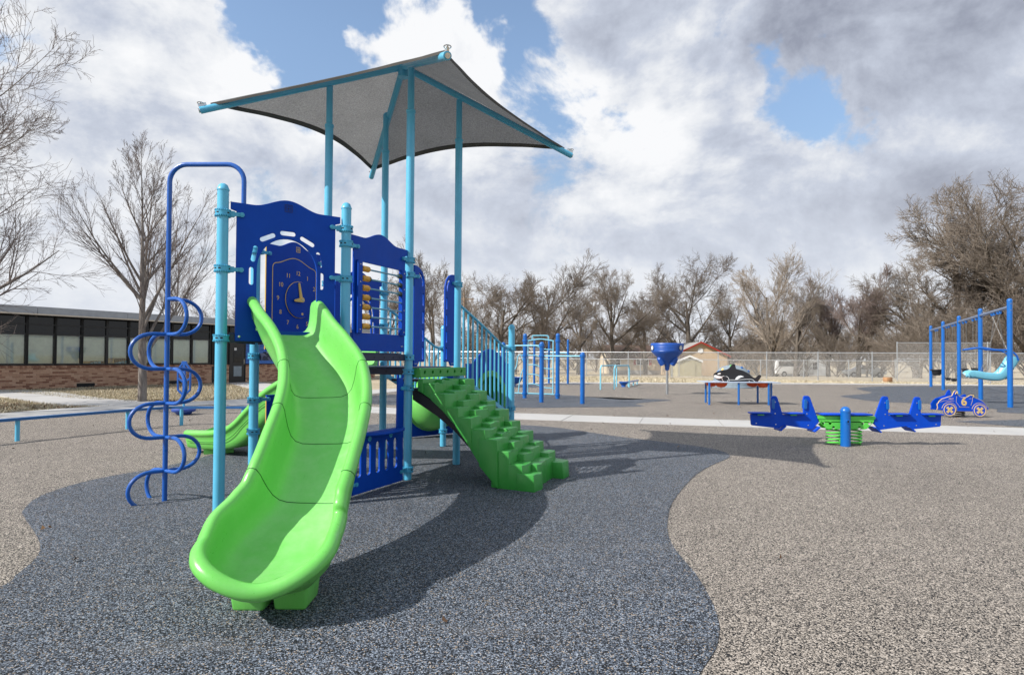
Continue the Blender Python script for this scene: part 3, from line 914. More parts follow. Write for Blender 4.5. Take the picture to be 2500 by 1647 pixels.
# ------------------------------------------------------------------ bare trees
def grow(seed, H, bole, r0, lv, lean=(0, 0), trop=0.05, wig=0.16, pal=None, start_dir=None):
    """branching skeleton, level by level; returns segments [p0,p1,r0,r1,level]"""
    g = np.random.default_rng(seed)
    out = []
    pos = np.zeros((1, 3)); d = np.array([[lean[0], lean[1], 1.0]]) if start_dir is None else np.array([start_dir], float)
    d /= np.linalg.norm(d, axis=1)[:, None]
    L = np.array([H * 1.0]); rad = np.array([r0])
    for li, P in enumerate(lv):
        n = P['seg']; npos, nd, nL, nr = [], [], [], []
        N = len(pos)
        for k in range(n):
            f0, f1 = k / n, (k + 1) / n
            d = d + g.normal(0, P.get('wig', wig), d.shape) + np.array([0, 0, P.get('trop', trop)])
            d /= np.linalg.norm(d, axis=1)[:, None]
            q = pos + d * (L / n)[:, None]
            tp = P.get('taper', .85)
            ra, rb = rad * (1 - tp * f0), rad * (1 - tp * f1)
            out.append((pos.copy(), q.copy(), ra, rb, np.full(len(pos), li)))
            if li + 1 < len(lv) and f1 > P.get('from', .25):
                m = P['kids']
                cnt = int(m) + (g.random(len(pos)) < (m - int(m)))
                idx = np.repeat(np.arange(len(pos)), cnt)
                if len(idx):
                    dd = d[idx]
                    a = g.normal(size=dd.shape); a -= dd * (a * dd).sum(1)[:, None]; a /= np.linalg.norm(a, axis=1)[:, None]
                    ang = np.radians(g.normal(P['ang'], P['ang'] * .22, len(idx)))
                    nd.append(dd * np.cos(ang)[:, None] + a * np.sin(ang)[:, None])
                    u = g.random(len(idx))[:, None]
                    npos.append(pos[idx] * (1 - u) + q[idx] * u)
                    fall = 1 - P.get('fall', .55) * f1
                    nL.append(L[idx] * P['len'] * fall * g.uniform(.65, 1.25, len(idx)))
                    nr.append(np.minimum(rb[idx] * .8, rad[idx] * P['rad']) * g.uniform(.75, 1.1, len(idx)))
            pos = q
        if li + 1 < len(lv):
            if not npos: break
            pos, d, L, rad = np.concatenate(npos), np.concatenate(nd), np.concatenate(nL), np.maximum(np.concatenate(nr), P.get('rmin', .0))
    return out


def segs_mesh(name, S, sides, m, rmin=0.0):
    p0 = np.concatenate([s[0] for s in S]); p1 = np.concatenate([s[1] for s in S])
    r0 = np.maximum(np.concatenate([s[2] for s in S]), rmin); r1 = np.maximum(np.concatenate([s[3] for s in S]), rmin)
    d = p1 - p0; l = np.linalg.norm(d, axis=1); d = d / np.maximum(l, 1e-6)[:, None]
    a = np.where(np.abs(d[:, 2:3]) < .9, np.array([[0, 0, 1.]]), np.array([[1., 0, 0]]))
    u = np.cross(d, a); u /= np.linalg.norm(u, axis=1)[:, None]; w = np.cross(d, u)
    ang = 2 * np.pi * np.arange(sides) / sides
    ring = u[:, None, :] * np.cos(ang)[None, :, None] + w[:, None, :] * np.sin(ang)[None, :, None]
    A = p0[:, None] - d[:, None] * (r0 * .35)[:, None, None] + ring * r0[:, None, None]; B = p1[:, None] + ring * r1[:, None, None]
    v = np.concatenate([A, B], 1).reshape(-1, 3)
    N = len(p0); base = (np.arange(N) * 2 * sides)[:, None]
    k = np.arange(sides); k2 = (k + 1) % sides
    f = np.stack([k, k2, k2 + sides, k + sides], 1)
    F = (base[:, :, None] + f[None]).reshape(-1, 4)
    return np_mesh(name, v, F, m, smooth=True)


def tree_meshes(seed, H, rad_, r0, lv, mb, mt, split=2, rmin=.004, bud=None, zsq=1.0, **kw):
    """grown tree, normalised to height H and crown radius rad_"""
    S = grow(seed, H, 0, r0, lv, **kw)
    allp = np.concatenate([s[1] for s in S])
    fzs = H / np.percentile(allp[:, 2], 99.7); fr = rad_ / np.percentile(np.hypot(allp[:, 0], allp[:, 1]), 98.5)
    k3 = np.array([fr, fr, fzs])
    S = [(s[0] * k3, s[1] * k3, s[2], s[3], s[4]) for s in S]
    S = [(np.c_[s[0][:, :2], np.maximum(s[0][:, 2], .0)], np.c_[s[1][:, :2], np.maximum(s[1][:, 2], .05)], s[2], s[3], s[4]) for s in S]
    thick = [s for s in S if s[4][0] < split]; thin = [s for s in S if s[4][0] >= split]
    tm = segs_mesh('trunk', thick, 8, mb, rmin); cm = segs_mesh('crown', thin, 3, mt, rmin)
    bm_ = None
    if bud:
        tips = np.concatenate([s[1] for s in thin if s[4][0] == len(lv) - 1]); g = np.random.default_rng(seed + 9)
        tips = tips[g.random(len(tips)) < bud[1]]
        k = len(tips); r = bud[0] * g.uniform(.6, 1.3, k)
        o = np.array([[1, 0, 0], [-.5, .87, 0], [-.5, -.87, 0], [0, 0, 1.6], [0, 0, -1.]])
        v = (tips[:, None] + o[None] * r[:, None, None]).reshape(-1, 3)
        ft = np.array([[0, 1, 3], [1, 2, 3], [2, 0, 3], [1, 0, 4], [2, 1, 4], [0, 2, 4]])
        F = ((np.arange(k) * 5)[:, None, None] + ft[None]).reshape(-1, 3)
        bm_ = np_mesh('buds', v, F, BUD)
    return tm, cm, bm_


def place_tree(ms, loc, s, rz, label, group='bare trees beyond the fence', name='bare_tree', cat='tree'):
    e = empty(name, loc, label, cat, group, rz); e.scale = (s if isinstance(s, tuple) else (s, s, s))
    ob('trunk', ms[0], e); ob('crown', ms[1], e)
    if ms[2] is not None: ob('buds', ms[2], e)
    return e


# near budding maple: many long ascending limbs fanning from a short bole
LV_MAPLE = [dict(seg=12, kids=2.5, ang=32, len=.66, rad=.38, fall=.72, wig=.012, taper=.96, trop=.02, **{'from': .17}),
            dict(seg=8, kids=1.45, ang=23, len=.46, rad=.50, fall=.45, wig=.022, trop=.035, taper=.9),
            dict(seg=6, kids=1.4, ang=25, len=.56, rad=.55, fall=.4, wig=.028, trop=.03, rmin=.0036),
            dict(seg=4, kids=1.3, ang=30, len=.50, rad=.6, fall=.35, wig=.035, trop=.03, rmin=.0026),
            dict(seg=2, wig=.04, trop=.02)]
maple = tree_meshes(14, 7.35, 2.05, .118, LV_MAPLE, BARK_MAPLE, TWIG_MAPLE, 2, .0023, bud=(.0078, .20))
place_tree(maple, (-10.17, 16.88, -.03), 1.0, .6, 'slim grey budding tree in front of the brick school wall', None, 'budding_tree')
place_tree(maple, (-17.4, 31.5, -.03), 1.0, 2.4, 'budding tree rising behind the school roof at left', None, 'budding_tree')
place_tree(maple, (-13.0, 41.5, -.03), .85, 4.1, 'smaller budding tree showing above the school roof between the blue poles', None, 'budding_tree')

# big spreading tree whose trunk stands left of the frame
LV_SPREAD = [dict(seg=6, kids=3.2, ang=54, len=1.0, rad=.55, fall=.25, wig=.04, taper=.75, **{'from': .12}),
             dict(seg=9, kids=1.25, ang=36, len=.52, rad=.45, fall=.42, wig=.05, trop=.05, taper=.88),
             dict(seg=7, kids=1.2, ang=34, len=.58, rad=.5, fall=.4, wig=.06, trop=.035, rmin=.006),
             dict(seg=6, kids=1.1, ang=34, len=.60, rad=.55, fall=.35, wig=.07, trop=.03, rmin=.004),
             dict(seg=4, kids=.55, ang=34, len=.65, rad=.6, fall=.3, wig=.08, trop=.02, rmin=.003),
             dict(seg=2, wig=.08, trop=.02)]
spread = tree_meshes(23, 9.4, 4.4, .17, LV_SPREAD, BARK_MAPLE, TWIG_MAPLE, 2, .0030)
place_tree(spread, (-13.0, 12.1, -.03), 1.0, 3.0, 'large bare tree at the left edge reaching branches over the school windows', None, 'bare_tree')


def lv_far(a0, a1, trop, up, dens=1.0):
    return [dict(seg=6, kids=1.7, ang=a0, len=.95, rad=.56, fall=.30, wig=.03, taper=.8, **{'from': .16}),
            dict(seg=8, kids=1.3, ang=a1, len=.58, rad=.5, fall=.40, wig=.045, trop=trop, taper=.88),
            dict(seg=6, kids=1.35, ang=a1, len=.66, rad=.5, fall=.35, wig=.055, trop=trop * .8, rmin=.020),
            dict(seg=5, kids=1.3 * dens, ang=a1, len=.68, rad=.55, fall=.3, wig=.06, trop=trop * .6, rmin=.012),
            dict(seg=4, kids=1.25 * dens, ang=a1, len=.66, rad=.6, fall=.3, wig=.06, trop=up, rmin=.008),
            dict(seg=2, wig=.07, trop=up)]


oakA = tree_meshes(31, 10.0, 5.6, .36, lv_far(54, 36, .035, .012, 1.12), BARK_OAK, TWIG_OAK, 2, .0054)
oakB = tree_meshes(37, 10.0, 5.8, .33, lv_far(52, 35, .04, .015, 1.15), BARK_OAK, TWIG_TAN, 2, .0054)
tallA = tree_meshes(41, 10.5, 4.5, .27, lv_far(40, 31, .055, .03, 1.08), BARK_OAK, TWIG_OAK, 2, .0054)
tallB = tree_meshes(47, 10.5, 4.6, .27, lv_far(42, 30, .055, .03, 1.08), BARK_OAK, TWIG_PALE, 2, .0054)
tallR = tree_meshes(53, 9.5, 3.9, .23, lv_far(36, 29, .06, .035, 1.0), BARK_OAK, TWIG_RED, 2, .0054)
LV_THICK = [dict(seg=3, kids=5.0, ang=36, len=1.3, rad=.6, fall=.2, wig=.08, taper=.6, **{'from': .05}),
            dict(seg=6, kids=1.4, ang=28, len=.62, rad=.5, fall=.35, wig=.05, trop=.06, rmin=.016),
            dict(seg=5, kids=1.4, ang=30, len=.66, rad=.55, fall=.3, wig=.06, trop=.05, rmin=.011),
            dict(seg=4, kids=1.2, ang=30, len=.68, rad=.6, fall=.3, wig=.06, trop=.04, rmin=.008),
            dict(seg=2, wig=.07, trop=.03)]
thick = tree_meshes(61, 4.4, 2.6, .09, LV_THICK, TWIG_TAN, TWIG_TAN, 1, .0056)


def fz(y): return float(ground_z(0.0, y)) - 0.05


def at(px, Y):      # column of the photograph (2380 wide) at depth Y
    return (px - 1190) / 1423.6 * Y


def far_tree(ms, H0, px_, Yt, topy, rz, lab, wid=1.0):
    """tree at a photo column and depth, scaled so that its top reaches the height the photo shows"""
    H = (838 - topy) / 1423.6 * Yt + 1.25 - fz(Yt)
    s = H / H0
    place_tree(ms, (at(px_, Yt), Yt, fz(Yt)), (s * wid, s * wid, s), rz, lab)


for args in [(tallA, 10.5, 1008, 52, 575, .3, 'slender bare tree between the two gate panels of the play structure', .8),
             (oakA, 10, 1165, 58, 640, 1.2, 'broad bare tree directly behind the stair handrail', 1.1),
             (tallA, 10.5, 1262, 64, 598, 2.2, 'tall bare tree behind the blue climbing posts', 1.1),
             (oakB, 10, 1425, 72, 632, 3.1, 'bare tree in front of the brown roofed house', .85),
             (oakA, 10, 1600, 90, 608, 4.4, 'dark round crowned bare tree beside the red trimmed house', .95),
             (tallB, 10.5, 1790, 58, 585, .9, 'pale twigged bare tree left of the white house', 1.0),
             (oakB, 10, 1850, 68, 650, 5.1, 'bare tree in front of the white house', .8),
             (tallR, 9.5, 1995, 62, 622, 2.0, 'red twigged bare tree in the middle of the right hand trees', 1.0),
             (tallR, 9.5, 1925, 70, 640, 4.6, 'smaller red twigged bare tree beside the pale one', 1.0),
             (oakB, 10, 2130, 60, 610, .4, 'tan bare tree behind the backstop fence', 1.0),
             (oakB, 10, 2235, 54, 520, 2.9, 'wide tangled bare tree behind the swing set', 1.1),
             (oakB, 10, 2330, 50, 400, 1.0, 'tallest bare tree at the right edge of the picture', .9),
             (oakA, 10, 2420, 47, 440, 3.3, 'bare tree cut by the right edge behind the swings', 1.0),
             (oakB, 10, 2540, 50, 470, 4.9, 'bare tree just outside the right edge', 1.0),
             (tallB, 10.5, 1090, 76, 655, 5.5, 'far pale bare tree behind the handrail', 1.0),
             (oakB, 10, 1345, 80, 680, .2, 'far bare tree between the climbing posts and the brown roof', 1.0),
             (tallA, 10.5, 1500, 84, 660, 1.7, 'far bare tree behind the brown roof', 1.1),
             (oakB, 10, 1700, 82, 690, 2.7, 'far bare tree behind the red trimmed gable', 1.0),
             (oakA, 10, 560, 70, 690, 1.1, 'far bare tree seen past the left light blue pole', 1.0),
             (oakB, 10, 900, 76, 660, 4.0, 'far bare tree seen through the abacus panel', 1.0)]:
    far_tree(*args)
# the far-off wood that closes the view: one mass nobody could count
def distant_wood():
    src = thick[1]; n = len(src.vertices); co = np.empty(n * 3, np.float32); src.vertices.foreach_get('co', co); co = co.reshape(-1, 3)
    nf = len(src.polygons); fi = np.empty(nf * 4, np.int32); src.loops.foreach_get('vertex_index', fi); fi = fi.reshape(-1, 4)
    g = np.random.default_rng(77); VV, FF = [], []
    for i in range(15):
        px_ = 1060 + i * 98 + g.uniform(-25, 25); Yt = g.uniform(106, 124); s = g.uniform(1.75, 2.35); a = g.uniform(0, 6.28)
        c, s_ = math.cos(a), math.sin(a)
        q = np.c_[(co[:, 0] * c - co[:, 1] * s_) * s * 1.35, (co[:, 0] * s_ + co[:, 1] * c) * s * 1.35, co[:, 2] * s] + np.array([at(px_, Yt), Yt, fz(Yt)])
        FF.append(fi + n * i); VV.append(q)
    o = thing('distant_wood', np_mesh('distant_wood', np.concatenate(VV), np.concatenate(FF), TWIG_OAK), 'far-off brown bare wood closing the view behind the houses', 'wood'); o['kind'] = 'stuff'


distant_wood()
SH = [(1320, 78, 1.25, 'bare thicket shrub right of the blue turning bars'), (1385, 96, 1.5, 'bare thicket shrub behind the left end of the brown roof'), (1480, 98, 1.6, 'bare thicket shrub behind the ridge of the brown roof'),
      (1735, 68, 1.2, 'bare shrub right of the khaki shed'), (1800, 58, 1.0, 'bare shrub at the foot of the pale twigged tree'),
      (1875, 72, 1.3, 'bare shrub in front of the white gabled house'), (1945, 58, 1.2, 'bare shrub between the white van and the white house'), (2015, 64, 1.4, 'bare shrub under the red twigged tree'), (2080, 54, 1.2, 'bare shrub left of the backstop'),
      (2140, 50, 1.35, 'bare shrub behind the left half of the backstop'), (2200, 52, 1.5, 'bare shrub behind the right half of the backstop'), (2270, 47, 1.3, 'bare shrub behind the second and third swing posts'), (2330, 49, 1.5, 'bare shrub behind the fourth swing post'),
      (2390, 46, 1.5, 'bare shrub behind the nearest swing post'), (1200, 80, 1.5, 'bare thicket shrub behind the end handrail post'), (1115, 82, 1.4, 'bare thicket shrub behind the stair balusters'), (2050, 72, 2.0, 'tall bare shrub above the backstop at left'),
      (2170, 68, 2.3, 'tall bare shrub above the middle of the backstop'), (2290, 64, 2.4, 'tall bare shrub above the swing beam'), (1960, 78, 1.8, 'tall bare shrub behind the red twigged tree'), (840, 74, 1.5, 'bare thicket shrub seen between the slide and the abacus panel'),
      (940, 72, 1.4, 'bare thicket shrub seen through the abacus rods'), (1760, 84, 1.8, 'tall bare shrub behind the pale twigged tree'), (1850, 82, 1.9, 'tall bare shrub behind the white house'), (2430, 60, 2.4, 'tall bare shrub at the right edge above the swing seat')]
for i, (px_, Yt, s, lab) in enumerate(SH):
    place_tree(thick, (at(px_, Yt), Yt, fz(Yt)), s, i * 1.37, lab, 'thicket shrubs beyond the fence', 'thicket_shrub', 'shrub')

# ------------------------------------------------------------------ chain link fences
def chain_fence(name, A, B, h, spacing, label, mid=False, pitch=.075, z0=-.05, wr=.0034):
    A, B = V(*A, 0), V(*B, 0); d = (B - A); L = d.length; d.normalize()
    e = empty(name, A, label, 'fence')
    pm = MB().cyl((0, 0, -.3), (0, 0, h), .034, n=8).lathe([(.036, h), (.03, h + .03), (0, h + .045)], n=8).mesh('post', GALV)
    n = int(L / spacing)
    for i in range(n + 1):
        p = d * (i * spacing); y = (A + p).y
        o = ob('post', pm, e, loc=(p.x, p.y, z0))
    sp = MB().cyl(V(0, 0, h + z0 - .02), d * L + V(0, 0, h + z0 - .02), .024, n=8)
    ob('top_rail', sp.mesh('top_rail', GALV), e)
    if mid: ob('rail', MB().cyl(V(0, 0, h * .55), d * L + V(0, 0, h * .55), .02, n=6).mesh('rail', GALV), e)
    # woven wire: two sets of diagonals, real wires
    k = int(L / pitch); hh = h - .06
    t = np.arange(-int(hh / pitch), k) * pitch
    dd = np.array(d)
    def wires(sg):
        a = t[:, None] * dd[None]; b = (t + hh)[:, None] * dd[None]
        lo = np.full(len(t), .02 + z0); hi = np.full(len(t), hh + z0 + .02)
        # clip to the run
        s0 = np.clip((0 - t) / hh, 0, 1); s1 = np.clip((L - t) / hh, 0, 1)
        P0 = np.c_[(a + (b - a) * s0[:, None])[:, :2], lo + (hi - lo) * s0]; P1 = np.c_[(a + (b - a) * s1[:, None])[:, :2], lo + (hi - lo) * s1]
        if sg < 0:
            P0[:, 2] = hi + lo - P0[:, 2]; P1[:, 2] = hi + lo - P1[:, 2]
        ok = s1 > s0 + .01
        return P0[ok], P1[ok]
    S = []
    for sg in (1, -1):
        a, b = wires(sg); r = np.full(len(a), wr); S.append((a, b, r, r, None))
    me = segs_mesh('wire_mesh', S, 3, GALV_W)
    o = ob('wire_mesh', me, e); o['kind'] = 'stuff'
    return e


chain_fence('chain_link_fence', (-14.0, 50.8), (42.0, 29.4), 1.80, 2.95, 'long galvanised chain link fence along the far side of the playground')
chain_fence('chain_link_fence', (-10.0, 57.5), (30.0, 45.0), 1.55, 3.1, 'lower chain link fence standing behind the long playground fence', z0=-.28, wr=.0026)
chain_fence('backstop_fence', (24.9, 39.6), (30.2, 38.6), 2.50, 2.6, 'tall chain link backstop behind the swing set', mid=True)

# ------------------------------------------------------------------ things beyond the fence
def house(name, x0, x1, Y, depth, eave, ridge, z0, wall, roof, trim, label, axis='x', parts=None, over=.35):
    """gabled house; axis 'x': ridge along x (eave faces us), 'y': gable faces us"""
    e = empty(name, ((x0 + x1) / 2, Y, z0), label, 'house')
    w, cx = x1 - x0, 0.0
    mb = MB()
    if axis == 'x':
        mb.bbox(-w / 2, w / 2, 0, depth, 0, eave)
        g = [(-w / 2, 0, eave), (-w / 2, depth, eave), (-w / 2, depth / 2, ridge), (w / 2, 0, eave), (w / 2, depth, eave), (w / 2, depth / 2, ridge)]
        mb.add(g, [(0, 2, 1), (3, 4, 5)])
        r = MB()
        for s in (0, 1):
            y0, y1 = (-over, depth / 2) if s == 0 else (depth + over, depth / 2)
            ze = eave - over * (ridge - eave) / (depth / 2)
            a = [(-w / 2 - over, y0, ze), (w / 2 + over, y0, ze), (w / 2 + over, y1, ridge + .02), (-w / 2 - over, y1, ridge + .02)]
            r.add(a + [(p[0], p[1], p[2] + .12) for p in a], [(0, 1, 2, 3), (7, 6, 5, 4), (0, 4, 5, 1), (1, 5, 6, 2), (3, 2, 6, 7), (0, 3, 7, 4)])
        f = MB().bbox(-w / 2 - over, w / 2 + over, -over - .03, -over - .004, ze - .05, ze + .14)
    else:
        mb.bbox(-w / 2, w / 2, 0, depth, 0, eave)
        mb.add([(-w / 2, 0, eave), (w / 2, 0, eave), (0, 0, ridge), (-w / 2, depth, eave), (w / 2, depth, eave), (0, depth, ridge)], [(0, 1, 2), (3, 5, 4)])
        r = MB(); f = MB()
        sl = (ridge - eave) / (w / 2)
        for s in (-1, 1):
            xe = s * (w / 2 + over); ze = eave - over * sl
            a = [(xe, -over, ze), (0, -over, ridge + .02), (0, depth + over, ridge + .02), (xe, depth + over, ze)]
            r.add(a + [(p[0], p[1], p[2] + .12) for p in a], [(0, 1, 2, 3), (7, 6, 5, 4), (0, 4, 5, 1), (1, 5, 6, 2), (3, 2, 6, 7), (0, 3, 7, 4)])
            f.add([(xe, -over - .04, ze - .06), (0, -over - .04, ridge - .04), (0, -over - .04, ridge + .17), (xe, -over - .04, ze + .15)], [(0, 1, 2, 3)])
            f.add([(xe, -over - .04, ze - .06), (xe, -over - .04, ze + .15), (xe, depth + over, ze + .15), (xe, depth + over, ze - .06)], [(0, 1, 2, 3)])
    wl = ob('wall', mb.mesh('wall', wall, 0), e)
    ro = ob('roof', r.mesh('roof', roof, 0), e)
    ob('fascia', f.mesh('fascia', trim, 0), ro)
    for (kind, a, b, c, d2, m) in (parts or []):
        if kind == 'window':
            fr = MB().bbox(a - .06, b + .06, -.05, .02, c - .06, d2 + .06)
            wi = ob('window', fr.mesh('window', WHITE, 0), e)
            n = 2 if b - a > 1 else 1
            for k in range(n):
                u0 = a + (b - a) * k / n + .03; u1 = a + (b - a) * (k + 1) / n - .03
                for (q0, q1) in ((c, (c + d2) / 2 - .02), ((c + d2) / 2 + .02, d2)):
                    ob('pane', MB().bbox(u0, u1, -.056, -.051, q0, q1).mesh('pane', GLASS_DK, 0), wi)
        else:
            ob(kind, MB().bbox(a, b, -.06, .03, c, d2).mesh(kind, m, 0), e)
    return e


k = 85 / 60
house('house', 9.5 * k, 15.1 * k, 85, 9, 2.25, 4.0, -.85, SIDING2, ROOF_BR, ROOF_BR, 'beige house with brown roof and shuttered white window', 'x',
      [('window', -.1, 1.5, 1.35, 2.15, None), ('shutter', -.55, -.2, 1.3, 2.2, REDTRIM), ('shutter', 1.6, 1.95, 1.3, 2.2, REDTRIM), ('window', .35, .95, .12, .42, None), ('foundation', -3.95, 3.95, 0, .55, FOUND), ('shutter', -3.5, -3.2, 1.2, 2.1, REDTRIM), ('window', -3.1, -2.4, 1.3, 2.1, None)])
h2 = house('house', 14.75 * 1.4, 19.7 * 1.4, 78.4, 11, 2.6, 4.25, -.85, SIDING, ROOF_GR, REDTRIM, 'tan gabled house with red trim and round white vent', 'y', None)
ob('vent', MB().lathe([(.0, .06), (.33, .06), (.36, .0), (.36, -.02)], M=Matrix.Translation((0, -.02, 3.25)) @ Matrix.Rotation(R(90), 4, 'X')).mesh('vent', WHITE), h2)
for i in range(22):
    xx = -3.3 + i * .31
    ob('siding_batten', MB().bbox(xx, xx + .03, -.02, .0, 0, min(2.6, 4.1 - abs(xx) * .48)).mesh('siding_batten', SIDING, 0), h2)
ob('corner_board', MB().bbox(-3.55, -3.42, -.04, .05, 0, 2.6).mesh('corner_board', REDTRIM, 0), h2)
house('house', 21.5, 27.2, 92, 10, 2.5, 3.9, -.9, SIDING, ROOF_BR, SIDING, 'low tan house with flat brown roof behind the bare shrubs', 'x', None)
house('house', 34.2, 38.5, 90, 9, 2.4, 4.5, -.9, SIDING, ROOF_BR, SIDING2, 'tan gabled house half hidden by the pale tree', 'y', None)
house('house', 38.0, 44.6, 86, 9, 2.4, 4.4, -.9, WHITE, ROOF_GR, WHITE, 'white gabled house behind the parked white van', 'y', [('window', -1.6, -.9, .9, 1.9, None), ('window', .9, 1.6, .9, 1.9, None)])
house('house', 1.2, 5.6, 88, 8, 2.3, 3.6, -.9, SIDING2, ROOF_GR, WHITE, 'small cream house behind the blue climbing posts', 'x', [('window', -.4, .4, .9, 1.9, None)])
house('house', -3.6, 0.2, 96, 8, 2.4, 3.9, -.9, WHITE, ROOF_GR, WHITE, 'white house seen past the stair handrail', 'y', None)
house('garden_shed', 17.3, 19.8, 64, 3, 1.65, 2.15, -.6, OLIVE, ROOF_BR, WHITE, 'small khaki garden shed with white gable trim', 'y', [('door', -.6, .6, 0, 1.5, OLIVE)], .12)['category'] = 'shed'


def car(name, loc, rz, label, van=False):
    e = empty(name, loc, label, 'van' if van else 'car', None, rz)
    L = 5.0 if van else 4.5
    if van:
        pr = [(-2.5, .35), (-2.5, 1.9), (-2.35, 2.05), (1.2, 2.05), (1.75, 1.35), (2.4, 1.1), (2.5, .85), (2.5, .35)]
    else:
        pr = [(-2.2, .4), (-2.22, .95), (-1.6, 1.02), (-1.0, 1.45), (.35, 1.47), (1.1, 1.0), (2.05, .85), (2.22, .6), (2.2, .4)]
    M = Matrix.Translation((0, .9, 0)) @ Matrix.Rotation(R(90), 4, 'X')
    me = MB().prism(pr, 0, 1.8).mesh('body', VANWHITE, 0); me.transform(M); bevel_mesh(me, .06, 2, 30)
    ob('body', me, e)
    wins = [[(.3, 1.3), (.3, 1.85), (1.1, 1.85), (1.55, 1.32)], [(-2.2, 1.3), (-2.2, 1.85), (.15, 1.85), (.15, 1.3)]] if van else [[(-.9, 1.02), (-.72, 1.38), (-.25, 1.4), (-.25, 1.02)], [(-.18, 1.02), (-.18, 1.4), (.3, 1.4), (.88, 1.02)]]
    for w in wins:
        me = MB().prism(w, -.006, 1.806).mesh('window', CARGLASS, 0); me.transform(M); ob('window', me, e)
    for x in (-1.45, 1.45):
        for y in (-.82, .82):
            w = ob('wheel', MB().lathe([(.18, -.1), (.33, -.1), (.34, -.06), (.34, .06), (.33, .1), (.18, .1)], M=Matrix.Rotation(R(90), 4, 'X')).mesh('wheel', BLACK), e, loc=(x, y, .34))
            ob('rim', MB().lathe([(0, -.105), (.18, -.105), (.19, 0), (.18, .105), (0, .105)], M=Matrix.Rotation(R(90), 4, 'X')).mesh('rim', GALV), w)
    for y in (-.7, .7): ob('headlight', MB().box((2.44 if van else 2.16, y, .8 if van else .72), (.14, .28, .16)).mesh('headlight', WHITE), e)
    return e


car('parked_van', (34.6, 76.0, -.78), .15, 'white van parked behind the fence near the white house', True)
car('parked_car', (42.5, 74.0, -.75), 3.0, 'white car parked behind the fence left of the backstop')
bx = MB().box((0, 0, .16), (.42, .3, .32)).mesh('box', CARDB, 0); bevel_mesh(bx, .01, 1)
cb = thing('cardboard_box', bx, 'brown cardboard box lying on the dry grass before the fence', 'box', loc=(22.2, 36.2, -.03), rot=(0, 0, .3))
ob('tape', MB().box((0, 0, .323), (.42, .05, .003)).mesh('tape', CREAM, 0), cb)
up = empty('utility_pole', (at(1078, 62), 62, -.5), 'thin wooden utility pole behind the stair handrail', 'pole')
ob('shaft', MB().cyl((0, 0, -.5), (0, 0, 8.3), .15, .10, n=10).mesh('shaft', WOOD), up)
ob('crossarm', MB().box((0, 0, 7.7), (1.9, .1, .12)).mesh('crossarm', WOOD), up)
for x in (-.85, -.45, .45, .85): ob('insulator', MB().cyl((x, 0, 7.76), (x, 0, 7.9), .04, .025, n=8).mesh('insulator', GREYPOST), up)

# ================================================================== PLAY STRUCTURE
P1, P2, P3, P4, P5, P6 = (-2.282, 4.801), (-1.470, 5.387), (-1.062, 6.289), (-.645, 7.209), (-1.596, 7.609), (-2.023, 6.684)
P9 = (-2.431, 5.782); P8 = (-.005, 8.259); P10 = (-.965, 8.66)
PS = empty('play_structure', (-1.55, 6.4, 0), 'large blue and lime green play structure with slide, rock climber and grey shade canopy', 'play structure')


def pl(name, me, parent=None):
    if parent is None: return ob(name, me, PS, world=True)
    return ob(name, me, parent)


RP = .0425


def post_mesh(top, sleeve=None):
    if sleeve:
        pr = [(RP, -.1), (RP, sleeve), (RP + .006, sleeve + .004), (RP + .006, sleeve + .03), (RP - .008, sleeve + .045), (RP - .008, top)]
    else:
        pr = [(RP, -.1), (RP, top - .058), (RP + .004, top - .056), (RP + .004, top - .046), (RP * .96, top - .036), (RP * .78, top - .014), (RP * .42, top - .003), (0, top)]
    return MB().lathe(pr, n=28).mesh('post', SKYBLUE, 40)


def collar_mesh():
    n = 26; v = []; f = []
    r, hh = .0565, .026
    def ring(rad, z0, alt):
        i0 = len(v)
        for k in range(2 * n):
            a = math.pi * k / n
            zz_ = z0 + (alt if k % 2 else 0)
            v.append((rad * math.cos(a), rad * math.sin(a), zz_))
        return i0
    rr = [(RP, -hh, 0), (r - .004, -hh, .004), (r, -hh + .006, 0), (r, hh - .006, 0), (r - .004, hh, -.004), (RP, hh, 0)]
    ids = [ring(*q) for q in rr]
    m2 = 2 * n
    for a, b_ in zip(ids[:-1], ids[1:]):
        for k in range(m2): f.append((a + k, a + (k + 1) % m2, b_ + (k + 1) % m2, b_ + k))
    mb = MB(); mb.add(v, f)
    # gear teeth round both rims
    for s in (-1, 1):
        for k in range(22):
            a = 2 * math.pi * k / 22
            M = Matrix.Rotation(a, 4, 'Z') @ Matrix.Translation((r + .0005, 0, s * (hh - .004)))
            mb.box(None, (.007, .008, .012), M=M)
    return mb.mesh('collar', SKYBLUE_D, 30)


COLLAR = collar_mesh()
mbx = MB()
for a in (-.95, -.3, 1.2, 2.4, 4.0):
    mbx.box(None, (.004, .018, .010), M=Matrix.Rotation(a - R(90), 4, 'Z') @ Matrix.Translation((.0568, 0, 0)))
SLOTS = mbx.mesh('fixing_slots', HOLE, 0)
posts = {}
for nm, P, top, sl in (('P1', P1, 2.61, None), ('P2', P2, 2.612, None), ('P9', P9, 2.30, None), ('P8', P8, 1.71, None), ('P10', P10, 1.71, None),
                       ('P3', P3, 4.235, 3.77), ('P4', P4, 4.30, 3.80), ('P5', P5, 4.30, 3.80), ('P6', P6, 4.225, 3.765)):
    o = pl('post', post_mesh(top, sl)); o.location = (P[0], P[1], 0); posts[nm] = o
RINGM = MB().lathe([(RP + .001, .0062), (RP + .016, .0062), (RP + .018, .0045)], n=28).mesh('footing_ring', HOLE, 0)
for o in posts.values(): ob('footing_ring', RINGM, o)
